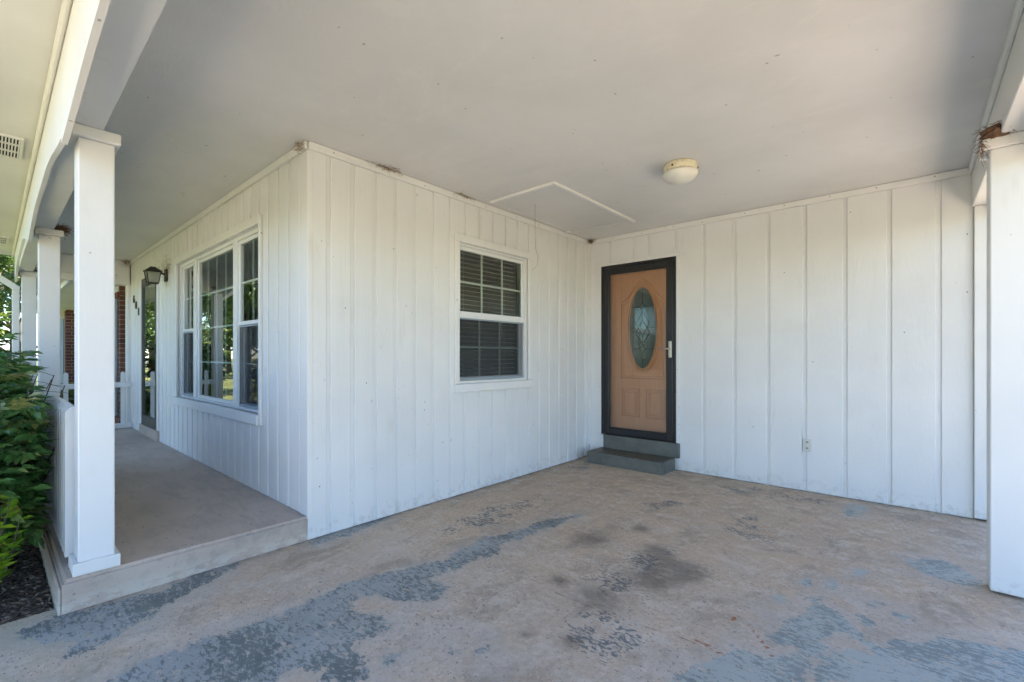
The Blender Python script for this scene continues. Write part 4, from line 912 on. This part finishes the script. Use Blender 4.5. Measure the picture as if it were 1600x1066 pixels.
nandina('leafy_shrub', (-13.5, -0.35, -0.04), 2.6, 0.7, 34, 15, 15, 'tall sunlit green hedge shrub between the downspout and the left edge', L=(0.10, 0.17), mat='shrub_leaf')
nandina('leafy_shrub', (-11.6, 0.75, -0.04), 1.0, 0.42, 16, 10, 14, 'sunlit green shrub beyond the far porch fence', mat='shrub_leaf')
def lime_plant():
    base = (-3.42, -0.03, -0.04); root = empty('lime_shrub', base); tag(root, 'small lime green plant with rounded leaves at the bottom left edge', 'plant')
    rn = np.random.default_rng(5); g = G(); P, D, Nn, Ls, Ws, T = [], [], [], [], [], []
    for s_ in range(15):
        a = rn.uniform(0, 6.28); top = np.array(base) + np.array([math.cos(a) * rn.uniform(0.05, 0.17), math.sin(a) * rn.uniform(0.05, 0.15), rn.uniform(0.36, 0.62)])
        g.tube([base, tuple((np.array(base) + top) / 2 + rn.normal(0, 0.015, 3)), tuple(top)], [0.005, 0.004, 0.002], 5)
        for k in range(9):
            t = 0.35 + 0.65 * k / 8; p = np.array(base) * (1 - t) + top * t; aa = k * 2.4 + s_
            P.append(p); D.append([math.cos(aa), math.sin(aa), rn.uniform(0.2, 0.8)]); Nn.append(np.array([0, 0, 1]) + rn.normal(0, 0.2, 3)); l_ = rn.uniform(0.06, 0.10); Ls.append(l_); Ws.append(l_ * 0.62); T.append(rn.random())
    g.out('stem', 'stem', root, cache=False)
    v, f, t = leaf_arrays(np.array(P), np.array(D, float), np.array(Nn), np.array(Ls), np.array(Ws), np.array(T)); np_mesh('foliage', v, f, 'lime_leaf', root, t, base)
lime_plant()
def mulch():
    rn = np.random.default_rng(21); n = 9000
    P = np.column_stack([rn.uniform(-5.2, -3.22, n), rn.uniform(-0.75, 0.205, n), rn.uniform(-0.036, -0.012, n)])
    a = rn.uniform(0, 2 * math.pi, n); D = np.column_stack([np.cos(a), np.sin(a), rn.normal(0, 0.25, n)]); U = np.column_stack([rn.normal(0, 0.4, n), rn.normal(0, 0.4, n), np.ones(n)])
    l_ = rn.uniform(0.012, 0.06, n) ; v, f, t = leaf_arrays(P, D, U, l_, rn.uniform(0.004, 0.012, n), rn.random(n) ** 1.5, 0.5)
    tag(np_mesh('mulch_chips', v, f, 'mulch_chip', None, t, (-4.2, -0.3, -0.036)), 'dark brown shredded wood mulch', 'mulch', kind='stuff')
mulch()
def tree_mesh(seed, h, r, nl):
    rn = np.random.default_rng(seed); g = G(); tips = []
    trunk = [(0, 0, -0.1), (0.05, 0.02, h * 0.2), (0.0, 0.08, h * 0.42), (0.1, 0.0, h * 0.7)]; g.tube(trunk, [0.24, 0.19, 0.14, 0.06], 8)
    for i in range(16):
        z = h * rn.uniform(0.12, 0.68); a = i * 2.4 + rn.normal(0, 0.3); ln_ = r * rn.uniform(0.6, 1.0); e = np.array([math.cos(a) * ln_, math.sin(a) * ln_, z + h * rn.uniform(0.08, 0.30)])
        m_ = np.array([math.cos(a) * ln_ * 0.45, math.sin(a) * ln_ * 0.45, z + h * 0.06]); g.tube([(0.03, 0.04, z - 0.15), tuple(m_), tuple(e)], [0.07, 0.045, 0.015], 5); tips += [m_ * 0.3 + e * 0.7, e, (m_ + e) / 2]
    tips += [np.array([rn.normal(0, r * 0.3), rn.normal(0, r * 0.3), h * rn.uniform(0.72, 0.97)]) for _ in range(16)]
    P, T = [], []
    for c in tips:
        cr = r * rn.uniform(0.2, 0.36); k = nl // len(tips); q = rn.normal(0, 1, (k, 3)); q /= np.linalg.norm(q, axis=1, keepdims=True); q *= (rn.random((k, 1)) ** 0.45) * cr * np.array([1, 1, 0.7])
        P.append(c + q); T.append(np.clip(rn.normal(0.35, 0.2) + rn.normal(0, 0.15, k), 0, 1))
    P = np.concatenate(P); T = np.concatenate(T); n = len(P)
    v, f, t = leaf_arrays(P, rn.normal(0, 1, (n, 3)), rn.normal(0, 1, (n, 3)) + [0, 0, 0.8], rn.uniform(0.12, 0.24, n), rn.uniform(0.07, 0.13, n), T)
    return g, v, f, t
TV = []
for sd_, h_, r_ in ((31, 8.5, 3.0), (32, 7.0, 2.6)):
    g, v, f, t = tree_mesh(sd_, h_, r_, 11000); TV.append((g, v, f, t))
def place_trees():
    protos = {}
    L = [(0, -20.5, -0.2, 0.8, 0.2, 'tall leafy tree behind the downspout at the left picture edge'), (1, -26, 0.6, 1.0, 1.4, 'green tree farther back behind the downspout'), (1, -24, -6.5, 1.15, 2.2, 'tree mirrored in the porch window, nearest the house'),
         (0, -33, -5, 1.2, 3.0, 'tall tree mirrored in the porch door glass'), (1, -36, -9, 1.2, 4.1, 'far tree mirrored low in the porch window'), (0, -40, -1.5, 1.2, 5.0, 'farthest tree down the street behind the brick wing'),
         (1, -17, -9.5, 0.8, 0.9, 'small tree on the lawn mirrored in the middle window'),
         (1, -46, -11, 1.3, 0.4, 'far round tree low in the porch door reflection'), (0, -50, -17, 1.2, 1.9, 'far tree in the row across the road, left end'), (1, -42, -15, 1.3, 5.4, 'far tree in the row across the road, second from left'), (0, -30, -13, 1.0, 3.3, 'tree on the lawn edge mirrored in the near window sash'), (1, -58, -8, 1.5, 2.0, 'farthest wide tree closing the street view'), (1, -60, -22, 1.5, 0.1, 'farthest tree beyond the road bend'), (0, -36, -20, 1.2, 2.7, 'tall tree just across the road')]
    for k, x, y, s_, rz, lab in L:
        root = empty('shade_tree', (x, y, -0.07)); tag(root, lab, 'tree', 'trees around the yard')
        if k not in protos:
            g, v, f, t = TV[k]; a = mk('trunk', [(p[0] + x, p[1] + y, p[2] - 0.07) for p in g.v], g.f, 'bark', root, cache=False, origin=(x, y, -0.07))
            b = np_mesh('crown', v + np.array([x, y, -0.07]), f, 'tree_leaf', root, t, (x, y, -0.07)); protos[k] = (a, b)
        else:
            for p in protos[k]:
                c = p.copy(); COL.objects.link(c); c.parent = root; c.location = (0, 0, 0)
        root.scale = (s_, s_, s_); root.rotation_euler = (0, 0, rz)
place_trees()
